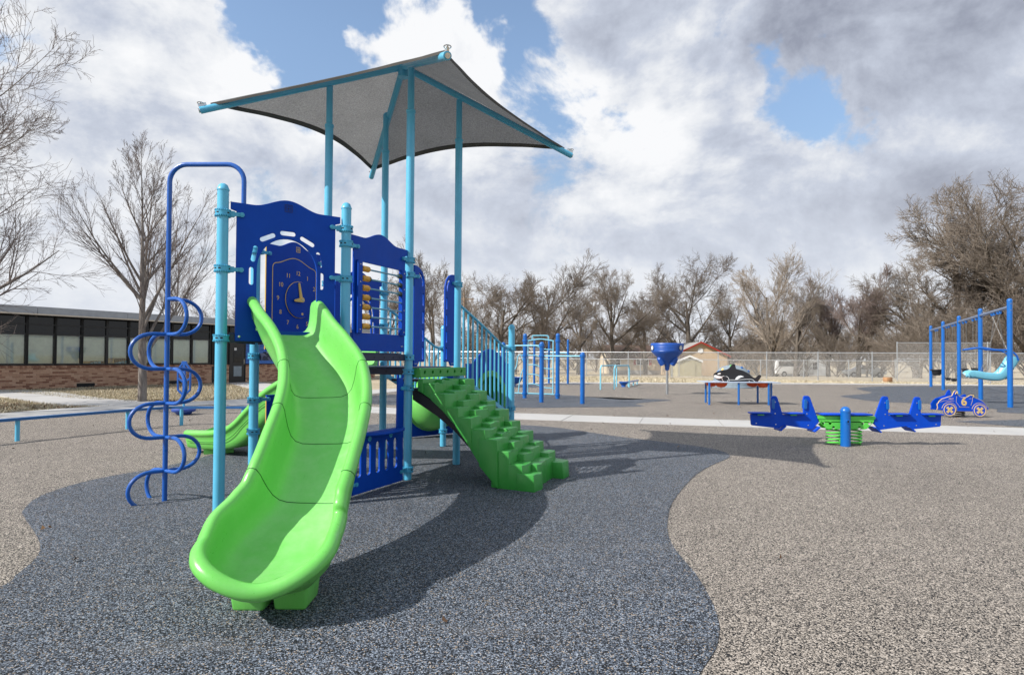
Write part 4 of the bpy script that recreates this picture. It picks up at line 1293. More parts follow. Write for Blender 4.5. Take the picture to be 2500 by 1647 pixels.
COLS = {'P1': [2.374, 1.937, 1.393], 'P2': [2.378, 2.247, 1.937, 1.393, 1.255, .942, .109], 'P3': [2.247, 2.098, 1.252, 1.105, .942, .109], 'P4': [2.112, 1.105, .95],
        'P5': [2.05, 1.64, 1.105], 'P6': [2.25, 2.05, 1.64, 1.255, 1.105], 'P9': [2.248, 1.255, .841, .546], 'P8': [1.385, .58], 'P10': [1.385, .58, .22]}
for nm, zs in COLS.items():
    for i, z in enumerate(zs):
        c = ob('collar', COLLAR, posts[nm], loc=(0, 0, z), rot=(0, 0, .4 * i))
        ob('fixing_slots', SLOTS, posts[nm], loc=(0, 0, z), rot=(0, 0, .4 * i))['kind'] = 'stuff'


def clamp(post, P, Q, z, reach=.135, flip=False):
    """cast arm from a collar towards another post, holding a panel edge"""
    d = V(Q[0] - P[0], Q[1] - P[1], 0).normalized(); n = V(d.y, -d.x, 0) * (-1 if flip else 1)
    mb = MB()
    o = V(0, 0, z)
    mb.bar(o + d * .05, o + d * .085, .036, .044)
    off = n * .022
    mb.bar(o + d * .08 + off * .5, o + d * (reach) + off, .014, .030)
    e = o + d * reach + off
    mb.cyl(e - n * .010, e + n * .010, .019, n=14)
    mb.cyl(e + n * .010, e + n * .014, .011, n=10)
    me = mb.mesh('clamp', SKYBLUE_D, 35)
    return ob('clamp', me, posts[post])


# decks
def deck(pts, ztop, label=None):
    c = V(sum(p[0] for p in pts) / len(pts), sum(p[1] for p in pts) / len(pts), 0)
    ins = [tuple((V(p[0], p[1], 0) + (c - V(p[0], p[1], 0)).normalized() * .075)[:2]) for p in pts]
    o = pl('deck', MB().prism(ins, ztop - .012, ztop).mesh('deck', DECKTOP, 0))
    n = len(pts)
    for i in range(n):
        A, B = V(*pts[i], 0), V(*pts[(i + 1) % n], 0); d = (B - A).normalized()
        inn = (c - (A + B) / 2).normalized()
        a, b_ = A + d * .06 + inn * .012, B - d * .06 + inn * .012
        mb = MB().bar(a + V(0, 0, ztop - .046), b_ + V(0, 0, ztop - .046), .016, .066)
        bm_ = ob('deck_beam', mb.mesh('deck_beam', NAVY, 0), o)
        L = (b_ - a).length
        h = MB(); nn = -inn
        for q in (.1, .25, .42, .6, .77, .9):
            p = a + d * L * q + V(0, 0, ztop - .046) + nn * .006
            h.cyl(p, p + nn * .005, .006, n=8)
        ob('bolt_holes', h.mesh('bolt_holes', HOLE, 0), o)['kind'] = 'stuff'
    return o


deck([P1, P2, P9], 1.44)
deck([P2, P3, P6, P9], 1.295)
deck([P3, P4, P5, P6], 1.150)


def wave_top(x0, x1, xs0, xs1, zsh, zdip, zhump, n=28):
    """shoulder - dip - hump - dip - shoulder outline from left to right"""
    pts = [(xs0, zsh)]
    c, hw = (x0 + x1) / 2, (x1 - x0) / 2
    for k in range(n + 1):
        u = -0.62 + 1.24 * k / n
        z = zdip + (zhump - zdip) * (0.5 + 0.5 * math.cos(math.pi * min(1, abs(u) / .62))) 
        pts.append((c + u * (xs1 - xs0) / 2, z))
    pts.append((xs1, zsh))
    return pts


BT = .019


def arch_panel_loops(zb, zr=0.0):
    """doorway panel with arched opening and slots; heights for a deck at 1.44, zr shifts"""
    Z = lambda z: z + zr
    out = [(.10, Z(zb)), (.10, Z(2.404)), (.062, Z(2.414)), (.056, Z(2.42))]
    out += [(x, Z(z)) for x, z in wave_top(.10, .90, .056, .945, 2.474, 2.474, 2.55)]
    out += [(.945, Z(2.42)), (.938, Z(2.414)), (.902, Z(2.404)), (.902, Z(zb))]
    arch = [(.255, Z(1.46))]
    for k in range(25):
        a = math.pi - math.pi * k / 24
        arch.append((.50 + .243 * math.cos(a), Z(1.955 + .272 * math.sin(a))))
    arch.append((.745, Z(1.46)))
    r = .0185
    sl = [capsule((.455, Z(2.274)), (.545, Z(2.274)), r), capsule((.296, Z(2.203)), (.382, Z(2.246)), r), capsule((.618, Z(2.246)), (.704, Z(2.203)), r),
          capsule((.228, Z(2.033)), (.246, Z(2.128)), r), capsule((.754, Z(2.128)), (.772, Z(2.033)), r), capsule((.216, Z(1.845)), (.216, Z(1.952)), r), capsule((.786, Z(1.952)), (.786, Z(1.845)), r)]
    return [out, arch] + sl


def emblem(M, x, z, s, m, parent, dz):
    """square maze-like mark"""
    mb = MB(); t = s * .07
    for (a, b_, c, d2) in ((-.5, .5, .43, .5), (-.5, .5, -.5, -.43), (-.5, -.43, -.43, .43), (.43, .5, -.43, .43), (-.04, .04, -.18, .18), (-.18, -.05, -.04, .04), (.05, .18, -.04, .04),
                           (-.3, -.2, .2, .3), (.2, .3, .2, .3), (-.3, -.2, -.3, -.2), (.2, .3, -.3, -.2), (-.12, .12, .27, .33), (-.12, .12, -.33, -.27), (-.33, -.27, -.12, .12), (.27, .33, -.12, .12)):
        mb.bbox(x + a * s, x + b_ * s, z + c * s, z + d2 * s, dz - .0015, dz + .0015)
    me = mb.mesh('emblem', m, 0); me.transform(M)
    ob('emblem', me, parent)


def bolts(M, pts, dz, parent, r=.007):
    for x, z in pts:
        me = MB().lathe([(r, 0), (r * .9, .003), (r * .5, .005), (0, .0055)], n=10).mesh('bolt', STEEL); me.transform(M @ Matrix.Translation((x, z, dz)))
        ob('bolt', me, parent)


# slide doorway panel (P1-P2), and the same panel at the far slide (P6-P5)
M12 = frame2(P1, P2)
fp = pl('doorway_panel', sheet('doorway_panel', arch_panel_loops(1.372), BT, HDPE, M12))
emblem(M12, .501, 2.483, .062, HDPE_DK, fp, BT / 2 + .001)
bolts(M12, [(.129, 1.407), (.872, 1.407)], BT / 2, fp, .011)
for z in (2.376, 1.937):
    clamp('P1', P1, P2, z); clamp('P2', P2, P1, z, flip=True)
M65 = frame2(P5, P6)
pl('doorway_panel', sheet('doorway_panel', arch_panel_loops(1.372, -.29), BT, HDPE, M65))
for z in (2.05, 1.64):
    clamp('P5', P5, P6, z); clamp('P6', P6, P5, z, flip=True)

# abacus panel (P2-P3)
M23 = frame2(P2, P3)
outl = [(.098, 1.306), (.098, 2.275), (.062, 2.285), (.056, 2.291)] + wave_top(.10, .90, .056, .943, 2.346, 2.346, 2.42) + [(.943, 2.291), (.937, 2.285), (.902, 2.275), (.902, 1.306)]
ab = pl('abacus_panel', sheet('abacus_panel', [outl, [(.182, 1.473), (.818, 1.473), (.818, 2.122), (.182, 2.122)]], BT, HDPE, M23))
for a in (.124, .812):
    me = sheet('side_strip', [[(a, 1.468), (a + .064, 1.468), (a + .064, 2.126), (a, 2.126)]], .028, HDPE, M23 @ Matrix.Translation((0, 0, .026)), .006)
    s_ = ob('side_strip', me, ab)
    bolts(M23, [(a + .03, z) for z in (1.50, 1.72, 1.93, 2.09)], .040, ab)
for i in range(7):
    z = 2.057 - i * .0873
    me = MB().cyl((.19, z, .026), (.815, z, .026), .0082, n=10).mesh('rod', RODM); me.transform(M23)
    rd = ob('rod', me, ab)
    def bead(x0, x1, r, m):
        q = MB().lathe([(.0085, x0), (r * .9, x0), (r, x0 + .006), (r, (x0 + x1) / 2 - .002), (r * .97, (x0 + x1) / 2), (r, (x0 + x1) / 2 + .002), (r, x1 - .006), (r * .9, x1), (.0085, x1)], n=18, M=Matrix.Translation((0, z, .026)) @ Matrix.Rotation(R(90), 4, 'Y'))
        me_ = q.mesh('bead', m); me_.transform(M23); ob('bead', me_, ab)
    bead(.190, .240, .027, BEAD); bead(.2405, .288, .027, BEAD)
    if i not in (0, 2): bead(.2885, .306, .026, BEADK)
    if i < 3:
        for q in range(2): bead(.762 + q * .021, .782 + q * .021, .025, BEADK)
bolts(M23, [(.865, 1.36), (.895 - .052, 1.36), (.135, 1.36)], BT / 2, ab)
clamp('P2', P2, P3, 2.247); clamp('P3', P3, P2, 2.247, flip=True)

# clock panel (P9-P6)
M96 = frame2(P9, P6)
outl = [(.126, 1.31), (.126, 2.285)] + wave_top(.126, .874, .126, .874, 2.345, 2.345, 2.417) + [(.874, 2.285), (.874, 1.31)]
ck = pl('clock_panel', sheet('clock_panel', [outl], BT, HDPE, M96))
me = MB().tube([(.1245, 1.32, 0), (.1245, 2.335, 0)], .006, 6).mesh('edge_core', GOLD); me.transform(M96); ob('edge_core', me, ck)
ln = [(.20, 1.38), (.20, 2.12), (.206, 2.15), (.225, 2.166)] + [(.5 + u * .3, 2.17 + .078 * (0.5 + 0.5 * math.cos(math.pi * min(1, abs(u) / .95)))) for u in np.linspace(-.85, .85, 24)] + [(.775, 2.166), (.794, 2.15), (.80, 2.12), (.80, 1.38)]
me = MB().tube([(x, z, BT / 2) for x, z in ln], .004, 6).mesh('engraved_line', GOLD); me.transform(M96); ob('engraved_line', me, ck)
for hh in range(1, 13):
    a = math.pi / 2 - hh * math.pi / 6
    me = text_mesh(str(hh), .062, .001, GOLD, M96 @ Matrix.Translation((.54 + .268 * math.cos(a), 1.828 + .272 * math.sin(a), BT / 2 + .001)))
    ob('numeral', me, ck)
dl = ob('dial', sheet('dial', [circle((.552, 1.832), .184, 64)], .020, HDPE, M96 @ Matrix.Translation((0, 0, BT / 2 + .011)), .004), ck)
me = MB().tube([(.552 + .184 * math.cos(t_), 1.832 + .184 * math.sin(t_), BT / 2 + .006) for t_ in np.linspace(0, 2 * math.pi, 65)[:-1]], .0045, 6, closed=True).mesh('dial_edge', GOLD); me.transform(M96); ob('dial_edge', me, ck)
def hand(x, z, L, w0, w1, ang, dz, nm):
    d = V(math.cos(ang), math.sin(ang), 0); n_ = V(-d.y, d.x, 0); o = V(x, z, 0)
    lp = [tuple((o + d * (w0 * math.cos(t_)) + n_ * (w0 * math.sin(t_)))[:2]) for t_ in np.linspace(math.pi / 2, 1.5 * math.pi, 9)]
    lp += [tuple((o + d * (L - w1 + w1 * math.cos(t_)) + n_ * (w1 * math.sin(t_)))[:2]) for t_ in np.linspace(-math.pi / 2, math.pi / 2, 9)]
    ob(nm, sheet(nm, [lp], .014, GOLD, M96 @ Matrix.Translation((0, 0, dz)), .003), ck)
hand(.560, 1.832, .175, .020, .010, R(101), BT / 2 + .029, 'minute_hand')
hand(.560, 1.832, .110, .026, .012, R(188), BT / 2 + .044, 'hour_hand')
bolts(M96, [(.560, 1.832)], BT / 2 + .051, ck, .009)
me = MB().lathe([(.014, 0), (.014, .002), (0, .0021)], n=14).mesh('dial_hole', GOLD); me.transform(M96 @ Matrix.Translation((.585, 1.69, BT / 2 + .0205))); ob('dial_hole', me, ck)
emblem(M96, .537, 2.345, .055, GOLD, ck, BT / 2 + .001)
clamp('P9', P9, P6, 2.248, .15); clamp('P6', P6, P9, 2.248, .15, True)

# gate panels either side of the rock climber opening (P3-P4)
M34 = frame2(P3, P4)
def gate(flip):
    X = (lambda x: 1.0 - x) if flip else (lambda x: x)
    o_ = [(.080, 1.158), (.150, 1.158), (.182, 1.205), (.278, 1.205), (.290, 1.217)] + [(.29 - .19 * (1 - math.cos(t_)) , 2.03 + .185 * math.sin(t_)) for t_ in np.linspace(0, math.pi / 2, 12)] + [(.08, 2.215)]
    sl = [capsule((.254, z), (.254, z + .108), .013) for z in (1.245, 1.435, 1.625, 1.815)]
    sl.append([(q + .0, w) for q, w in [(.25, 2.005), (.262, 2.06), (.235, 2.12), (.19, 2.15), (.17, 2.14), (.20, 2.11), (.228, 2.07), (.235, 2.01)]])
    L = [[(X(a), b_) for a, b_ in lp] for lp in [o_] + sl]
    o = pl('gate_panel', sheet('gate_panel', L, BT, HDPE, M34))
    bolts(M34, [(X(.105), 1.185), (X(.137), 1.185)], BT / 2, o)
gate(False); gate(True)
clamp('P4', P4, P3, 2.112, flip=True); clamp('P3', P3, P4, 2.098)

# low shop-counter panel under the deck (P2-P3)
lp = [[(.10, .018), (.877, .018), (.872, .98), (.865, 1.047), (.79, 1.047), (.783, 1.035), (.776, .545), (.235, .545), (.228, 1.035), (.221, 1.047), (.145, 1.047), (.135, .98), (.10, .5)]]
lp += [capsule((x, .195), (x, .43), .031) for x in (.185, .325, .465, .605, .748)]
sp = pl('counter_panel', sheet('counter_panel', lp, .022, HDPE, M23 @ Matrix.Translation((0, 0, .012))))
sh = MB().prism([(.14, .02), (.83, .02), (.80, .09), (.70, .16), (.56, .19), (.40, .19), (.26, .16), (.17, .09)], -.012, .012).mesh('shelf', HDPE, 0)
sh.transform(M23 @ Matrix.Translation((0, .552, 0)) @ Matrix.Rotation(R(90), 4, 'X') @ Matrix.Diagonal((1, 1, 1, 1)))
bevel_mesh(sh, .006, 2)
shelf = ob('shelf', sh, sp)
for x in (.33, .66):
    me = MB().lathe([(.026, 0), (.024, .006), (.009, .007), (.009, .003), (0, .003)], n=16).mesh('bracket', SKYBLUE_D); me.transform(M23 @ Matrix.Translation((x, .497, .024))); ob('bracket', me, sp)
for z in (.942, .109): clamp('P3', P3, P2, z, .15, True); clamp('P2', P2, P3, z, .15)
# small panel under the deck between P9 and P6
pk = pl('play_panel', sheet('play_panel', [[(.15, .30), (.85, .30), (.85, .88), (.15, .88)], circle((.5, .6), .16)], BT, HDPE, M96))
me = MB().tube([(.15, .30, .0), (.15, .86, .0)], .006, 6).mesh('edge_core', GOLD); me.transform(M96); ob('edge_core', me, pk)
clamp('P9', P9, P6, .841, .16)

# ---- main wavy slide
def slide_mesh(stations, name, m, prof_fn, cap, flat_end=0, cap_end=None):
    """stations rows: x,y,zrim,halfwidth,depth ; sweeps a closed double-wall chute section"""
    S = np.array(stations)
    n = len(S)
    C = S[:, :3]
    T = np.gradient(C, axis=0); T /= np.linalg.norm(T, axis=1)[:, None]
    rings = []
    for i in range(n):
        t_ = Vector(T[i]); h = V(t_.x, t_.y, 0).normalized(); lat = V(h.y, -h.x, 0)
        up = lat.cross(t_).normalized()
        if up.z < 0: up = -up
        qs = min(1, i / 16); qs = qs * qs * (3 - 2 * qs)
        up = (V(0, 0, 1) * (1 - qs) + up * qs).normalized()
        if flat_end:
            q_ = min(1, max(0, (i - (n - 1 - flat_end)) / flat_end)); q_ = q_ * q_ * (3 - 2 * q_)
            up = (up * (1 - q_) + V(0, 0, 1) * q_).normalized()
        rings.append([Vector(C[i]) + lat * a + up * b_ for a, b_ in prof_fn(S[i, 3], S[i, 4])])
    mb = MB(); k = len(rings[0]); vs = [p for r in rings for p in r]; fs = []
    for i in range(n - 1):
        for j in range(k): fs.append((i * k + j, i * k + (j + 1) % k, (i + 1) * k + (j + 1) % k, (i + 1) * k + j))
    fs.append(tuple(range(k - 1, -1, -1)))
    mb.add(vs, fs)
    if cap_end is None:
        mb.f.append(tuple((n - 1) * k + j for j in range(k)))
    else:
        # rounded scoop: the half section turned about the end of the bed, the wall sinking to a low lip in front
        c = Vector(C[-1]); t_ = Vector(T[-1]); fwd_ = V(t_.x, t_.y, 0).normalized(); lat = V(fwd_.y, -fwd_.x, 0)
        hw, d0 = S[-1, 3], S[-1, 4]; zb_ = c.z - d0; kf = cap_end['fwd'] / hw
        nphi = 30; ring = []
        for a in range(nphi + 1):
            ph = math.pi * a / nphi; cs, sn_ = math.cos(ph), math.sin(ph)
            rho = (abs(cs) ** cap_end['p'] + (abs(sn_) / kf) ** cap_end['p']) ** (-1 / cap_end['p'])
            dph = d0 + (cap_end['dl'] - d0) * sn_ ** 2.0
            full = prof_fn(hw, dph); hk = (len(full) - 1) // 2
            halfp = full[hk:]
            dv = lat * cs + fwd_ * sn_
            ring.append([V(c.x, c.y, zb_ + dph) + dv * (x_ * rho) + V(0, 0, z_) for x_, z_ in halfp])
        m_ = len(ring[0]); o_ = len(mb.v)
        mb.v += [tuple(p) for r in ring for p in r]
        for a in range(nphi):
            for j in range(m_ - 1):
                mb.f.append((o_ + a * m_ + j, o_ + a * m_ + j + 1, o_ + (a + 1) * m_ + j + 1, o_ + (a + 1) * m_ + j))
    me = mb.mesh(name, m, 0)
    kb = k // 2 - 1; bedw = np.zeros(len(mb.v), np.float32)
    for i in range(n):
        for j in range(k):
            d_ = abs(j - kb); bedw[i * k + j] = 1.0 if d_ <= 2 else (.7 if d_ == 3 else (.3 if d_ == 4 else 0))
    if cap_end is not None:
        for a in range(nphi + 1):
            for j in range(4): bedw[o_ + a * m_ + j] = (1.0, 1.0, .9, .5)[j]
    at_ = me.attributes.new('bed', 'FLOAT', 'POINT'); at_.data.foreach_set('value', bedw)
    bm = bmesh.new(); bm.from_mesh(me); bmesh.ops.remove_doubles(bm, verts=bm.verts, dist=.0008); bmesh.ops.recalc_face_normals(bm, faces=bm.faces); bm.to_mesh(me); bm.free()
    me.shade_smooth(); me.set_sharp_from_angle(angle=R(62))
    return me, rings


def chute(hw, d, taper=True):
    w = min(.034, hw * .6)
    hi = max(hw - w, .004)
    half = [(0, -d), (hi * .35, -d), (hi * .62, -d * .985), (hi * .80, -d * .92), (hi * .91, -d * .78), (hi * .965, -d * .55), (hi * .985, -d * .32), (hi * .992, -d * .16 - .004),
            (hw - w * .75, -.010), (hw - w * .25, .000), (hw + w * .25, -.001), (hw + w * .80, -.010), (hw + w * 1.15, -.030), (hw + w * 1.2, -.052), (hw + w * .9, -.070),
            (hw + w * .45, -.080), (hw + w * (.0 if taper else .35), -d * .42 - .05), (hw - w * (1.0 if taper else .0), -d * .8 - .02), (hw - w * (2.4 if taper else .3), -d - .034), (hw - w * (4.0 if taper else 1.2), -d - .052)]
    L = [(-a, b_) for a, b_ in reversed(half[1:])]
    return L + half + [(0, -d - .052)]


PATH = [(-1.955, 5.200, 1.732, .272, .285), (-1.876, 5.09, 1.735, .272, .290), (-1.714, 4.88, 1.602, .270, .305), (-1.54, 4.679, 1.46, .268, .32), (-1.385, 4.465, 1.298, .268, .33), (-1.283, 4.22, 1.136, .268, .33),
        (-1.221, 3.962, .985, .268, .33), (-1.192, 3.70, .830, .268, .325), (-1.186, 3.50, .682, .268, .315), (-1.192, 3.39, .592, .276, .300), (-1.205, 3.31, .522, .294, .285), (-1.214, 3.22, .458, .310, .262), (-1.200, 3.12, .414, .308, .232), (-1.182, 3.02, .382, .298, .202)]
SP = spline(PATH, 60)
me, rings = slide_mesh(SP, 'slide', LIME, chute, True, flat_end=9, cap_end=dict(fwd=.252, p=2.9, dl=.050))
SL = pl('slide', me); SL['label'] = 'lime green wavy slide curving down towards the viewer'
def seam(i):
    r = rings[i]; k0 = 0
    pts = r[5:35]
    return MB().tube([p + V(0, 0, .0005) for p in pts], .0026, 6).mesh('seam', SEAM)
cum = np.concatenate([[0], np.cumsum(np.linalg.norm(np.diff(SP[:, :2], axis=0), axis=1))])
for yj in (4.375, 3.89, 3.435):
    i = int(np.argmin(np.abs(SP[:, 1] - yj)))
    ob('seam', seam(i), SL)
# moulded feet under the exit
ft = MB()
for (x0, x1, y0, y1, zt) in ((-1.385, -1.19, 3.01, 3.26, .15), (-1.185, -.99, 3.025, 3.24, .16)):
    ft.add([(x0 + .02, y0 + .015, 0), (x1 - .02, y0 + .015, 0), (x1 - .02, y1, 0), (x0 + .02, y1, 0), (x0, y0, zt), (x1, y0, zt), (x1, y1, zt), (x0, y1, zt)], [(0, 3, 2, 1), (4, 5, 6, 7), (0, 1, 5, 4), (1, 2, 6, 5), (2, 3, 7, 6), (3, 0, 4, 7)])
me = ft.mesh('foot', LIME, 0); bevel_mesh(me, .015, 2); ob('foot', me, SL)
# drain groove in the exit bed: shallow channel
gr = MB().tube([(-1.10, 3.03, .180), (-1.135, 2.93, .181), (-1.17, 2.845, .184)], [.002, .006, .011], 6).mesh('drain_groove', GROOVE); ob('drain_groove', gr, SL)

# ---- far slide, leaving the P5-P6 side of the lower deck
o0 = np.array([-1.81, 7.147]); dd = np.array([-.912, .41])
prof2 = [(-.10, 1.40, .24), (.10, 1.40, .24), (.35, 1.26, .25), (.62, 1.10, .25), (.96, .962, .25), (1.2, .831, .25), (1.35, .708, .25), (1.5, .583, .24), (1.64, .464, .24), (1.8, .372, .225), (2.0, .325, .205), (2.2, .308, .195), (2.36, .302, .19), (2.44, .298, .185)]
st = [(o0[0] + dd[0] * s, o0[1] + dd[1] * s, z, .265, d_) for s, z, d_ in prof2]
S2 = spline(st, 40)
me, rings2 = slide_mesh(S2, 'slide', LIME, lambda h_, d_: chute(h_, d_, False), True, flat_end=6, cap_end=dict(fwd=.10, p=5.0, dl=.13))
SL2 = pl('slide', me); SL2['label'] = 'smaller lime green slide pointing left behind the blue loop climber'
for j in (22, 26):
    side = [r[len(r) // 2] for r in rings2]
nn2 = V(-.41, -.912, 0)
for (zo, ol) in ((-.055, .295), (-.19, .29)):
    pts = []
    for s in S2[4:]:
        pts.append(V(s[0], s[1], s[2] + zo * (s[4] / .25)) + nn2 * ol)
    ob('groove', MB().tube(pts, .004, 5).mesh('groove', SEAM), SL2)
ob('foot', MB().box((-3.83, 8.05, .04), (.35, .35, .12), .43).mesh('foot', LIME, 0), SL2)
ob('support_leg', MB().cyl((-3.25, 7.8, 0), (-3.25, 7.8, .18), .03, n=10).mesh('support_leg', NAVY), SL2)

# ---- rock climber on the P3-P4 side
CO = V((P3[0] + P4[0]) / 2, (P3[1] + P4[1]) / 2, 0); CU = V(.9107, -.4131, 0); CV = V(.4131, .9107, 0)
CM = Matrix((CU, CV, V(0, 0, 1))).transposed().to_4x4(); CM.translation = CO
rr_ = random.Random(21)
def zbot(u): return max(0.0, .935 * (1 - (max(u, 0) / .96) ** 1.7)) if u < .96 else 0.0
body = MB()
VC = [-.49, -.25, -.02, .22, .46]
PH = [.0, .075, .025, .10]
DU, DZ = .136, .104
for j in range(4):
    k_ = 0
    u = .10 + PH[j] - .06
    while True:
        z = 1.035 - (u - .10) * (DZ / DU) * .985
        if k_ == 0: z = min(1.04, z)
        if z < .125: break
        u0 = u - .05 if k_ else .10; u1 = u + DU + rr_.uniform(-.018, .022)
        v0 = VC[j] + (rr_.uniform(-.045, .03) if j else rr_.uniform(-.012, .012)); v1 = VC[j + 1] + (rr_.uniform(-.03, .045) if j < 3 else rr_.uniform(-.012, .012))
        nf = 3
        front = [(u1 + rr_.uniform(-.014, .012), v0 + (v1 - v0) * (q / nf + (rr_.uniform(-.08, .08) if 0 < q < nf else 0))) for q in range(nf + 1)]
        poly = [(u0, v0)] + front + [(u0, v1)]
        zt = z + rr_.uniform(-.014, .014)
        n_ = len(poly)
        low = [(x + (.012 if 0 < a_ < n_ - 1 else 0), y, min(max(zbot(x + .012), zt - (.62 if 0 < j < 3 else 2)), zt - .05)) for a_, (x, y) in enumerate(poly)]
        top = [(x, y, zt + rr_.uniform(-.006, .006) - (.004 if 0 < a_ < n_ - 1 else 0)) for a_, (x, y) in enumerate(poly)]
        body.add(low + top, [tuple(range(n_ - 1, -1, -1)), tuple(range(n_, 2 * n_))] + [(a_, (a_ + 1) % n_, n_ + (a_ + 1) % n_, n_ + a_) for a_ in range(n_)])
        u += DU * rr_.uniform(.92, 1.08); k_ += 1
# outer toe blocks
for (u0, u1, v0, v1, z) in ((1.22, 1.36, -.42, -.16, .115), (1.30, 1.43, .24, .43, .12)):
    body.add([(u0, v0, 0), (u1, v0 + .02, 0), (u1, v1 - .02, 0), (u0, v1, 0), (u0, v0, z), (u1 - .01, v0 + .02, z), (u1 - .01, v1 - .02, z), (u0, v1, z)], [(0, 3, 2, 1), (4, 5, 6, 7), (0, 1, 5, 4), (1, 2, 6, 5), (2, 3, 7, 6), (3, 0, 4, 7)])
me = body.mesh('rock_climber', ROCK, 0)
bevel_mesh(me, .0075, 2, 35)
me.shade_smooth(); me.set_sharp_from_angle(angle=R(38))
me.transform(CM)
RC = pl('rock_climber', me); RC['label'] = 'green moulded rock step climber leaning on the lower deck'
me = MB().prism([(.0, .93), (.0, .815), (.30, .655), (.50, .516), (.66, .37), (.66, .45), (.50, .62), (.30, .78)], -.42, .42).mesh('underside', BLACK, 0)
me.transform(CM @ Matrix(((1, 0, 0, 0), (0, 0, 1, 0), (0, 1, 0, 0), (0, 0, 0, 1)))); ob('underside', me, RC)
hol = [circle((-.385 + .155 * k, 1.098), .018, 16) for k in range(6)]
MF = CM @ Matrix.Translation((.075, 0, 0)) @ Matrix(((0, 0, 1, 0), (1, 0, 0, 0), (0, 1, 0, 0), (0, 0, 0, 1)))
me = sheet('mounting_flange', [[(-.47, 1.045), (.50, 1.045), (.50, 1.142), (-.47, 1.142)]] + hol, .10, ROCK, MF, .006)
fl = ob('mounting_flange', me, RC)
me = MB().bbox(.035, .045, -.46, .49, 1.06, 1.13).mesh('recess', SEAM, 0); me.transform(CM); ob('recess', me, RC)

# ---- stairs with barred handrails on the P4-P5 side
def handrail(A, B, nb=11):
    A, B = V(*A, 0), V(*B, 0); d = (B - A).normalized(); L = (B - A).length
    pts = [A + d * .06 + V(0, 0, 1.868), A + d * (L * .42) + V(0, 0, 1.66), A + d * (L * .78) + V(0, 0, 1.435), A + d * (L * .86) + V(0, 0, 1.398), A + d * (L * .93) + V(0, 0, 1.385), B - d * .04 + V(0, 0, 1.385)]
    P = spline([tuple(p) for p in pts], 24)
    rl = pl('handrail', MB().tube([tuple(p) for p in P], .0175, 10).mesh('handrail', SKYBLUE))
    bt = MB().bar(A + d * .05 + V(0, 0, 1.03), B - d * .05 + V(0, 0, .50), .03, .05); ob('stringer', bt.mesh('stringer', SKYBLUE, 0), rl)
    for k in range(nb):
        f = .10 + .80 * k / (nb - 1)
        p = A + d * (L * f); zt_ = float(np.interp(L * f, [(Vector(q).xy - A.xy).length for q in P], P[:, 2])); zb_ = 1.03 + (.50 - 1.03) * f
        ob('baluster', MB().cyl(p + V(0, 0, zb_), p + V(0, 0, zt_), .0125, n=8).mesh('baluster', SKYBLUE), rl)
    return rl
handrail(P4, P8); handrail(P5, P10)
for k in range(4):
    f = (k + .6) / 4
    a = V(*P4, 0).lerp(V(*P8, 0), f); b_ = V(*P5, 0).lerp(V(*P10, 0), f); c = (b_ - a).normalized()
    z = 1.10 - .52 * f - .05
    pl('step', MB().bar(a + c * .06 + V(0, 0, z), b_ - c * .06 + V(0, 0, z), .26, .03).mesh('step', NAVY, 0))

# ---- crawl tunnel with its arched end board
TA, TB = (-1.75, 9.35), (-.93, 10.08)
MT = frame2(TA, TB); LT = (V(*TB, 0) - V(*TA, 0)).length
tp = pl('tunnel_panel', sheet('tunnel_panel', [[(0, .02), (0, 1.10), (LT, 1.10), (LT, .02)], circle((LT * .56, .55), .38)], .02, HDPE, MT))
tb = MB().lathe([(.37, -.02), (.46, -.02), (.46, .02), (.44, .03), (.44, .08), (.425, .18), (.38, .29), (.30, .37), (.18, .42), (0, .435)], n=40, M=MT @ Matrix.Translation((LT * .56, .55, .012)))
tu = ob('tunnel_dome', tb.mesh('tunnel_dome', LIME), tp)
for a in range(8):
    t_ = a * math.pi / 4 + .3
    me = MB().lathe([(.012, 0), (.010, .005), (0, .006)], n=8).mesh('bolt', STEEL); me.transform(MT @ Matrix.Translation((LT * .56 + .450 * math.cos(t_), .55 + .450 * math.sin(t_), .033))); ob('bolt', me, tp)
me = MB().lathe([(.035, 0), (.035, .006), (0, .006)], n=14).mesh('view_hole', SILVER)
me.transform(MT @ Matrix.Translation((LT * .56 - .30, .66, .335)) @ Matrix.Rotation(R(-42), 4, 'Y')); ob('view_hole', me, tp)
T2A, T2B = (-.66, 8.80), (-.02, 9.92)
M2 = frame2(T2A, T2B); L2 = (V(*T2B, 0) - V(*T2A, 0)).length
o_ = [(0, .02), (0, 1.17)] + [(L2 * q, 1.17 + .22 * math.sin(math.pi * min(1, max(0, (q - .12) / .76)))) for q in np.linspace(.12, .88, 20)] + [(L2, 1.17), (L2, .02)]
t2 = pl('tunnel_panel', sheet('tunnel_panel', [o_, circle((L2 * .5, .58), .40)], .02, HDPE, M2))
ob('tunnel_ring', MB().lathe([(.40, -.30), (.40, .02), (.47, .03), (.485, .015), (.485, -.01), (.42, -.02), (.42, -.30)], n=36, M=M2 @ Matrix.Translation((L2 * .5, .58, .012))).mesh('tunnel_ring', ROCK), t2)

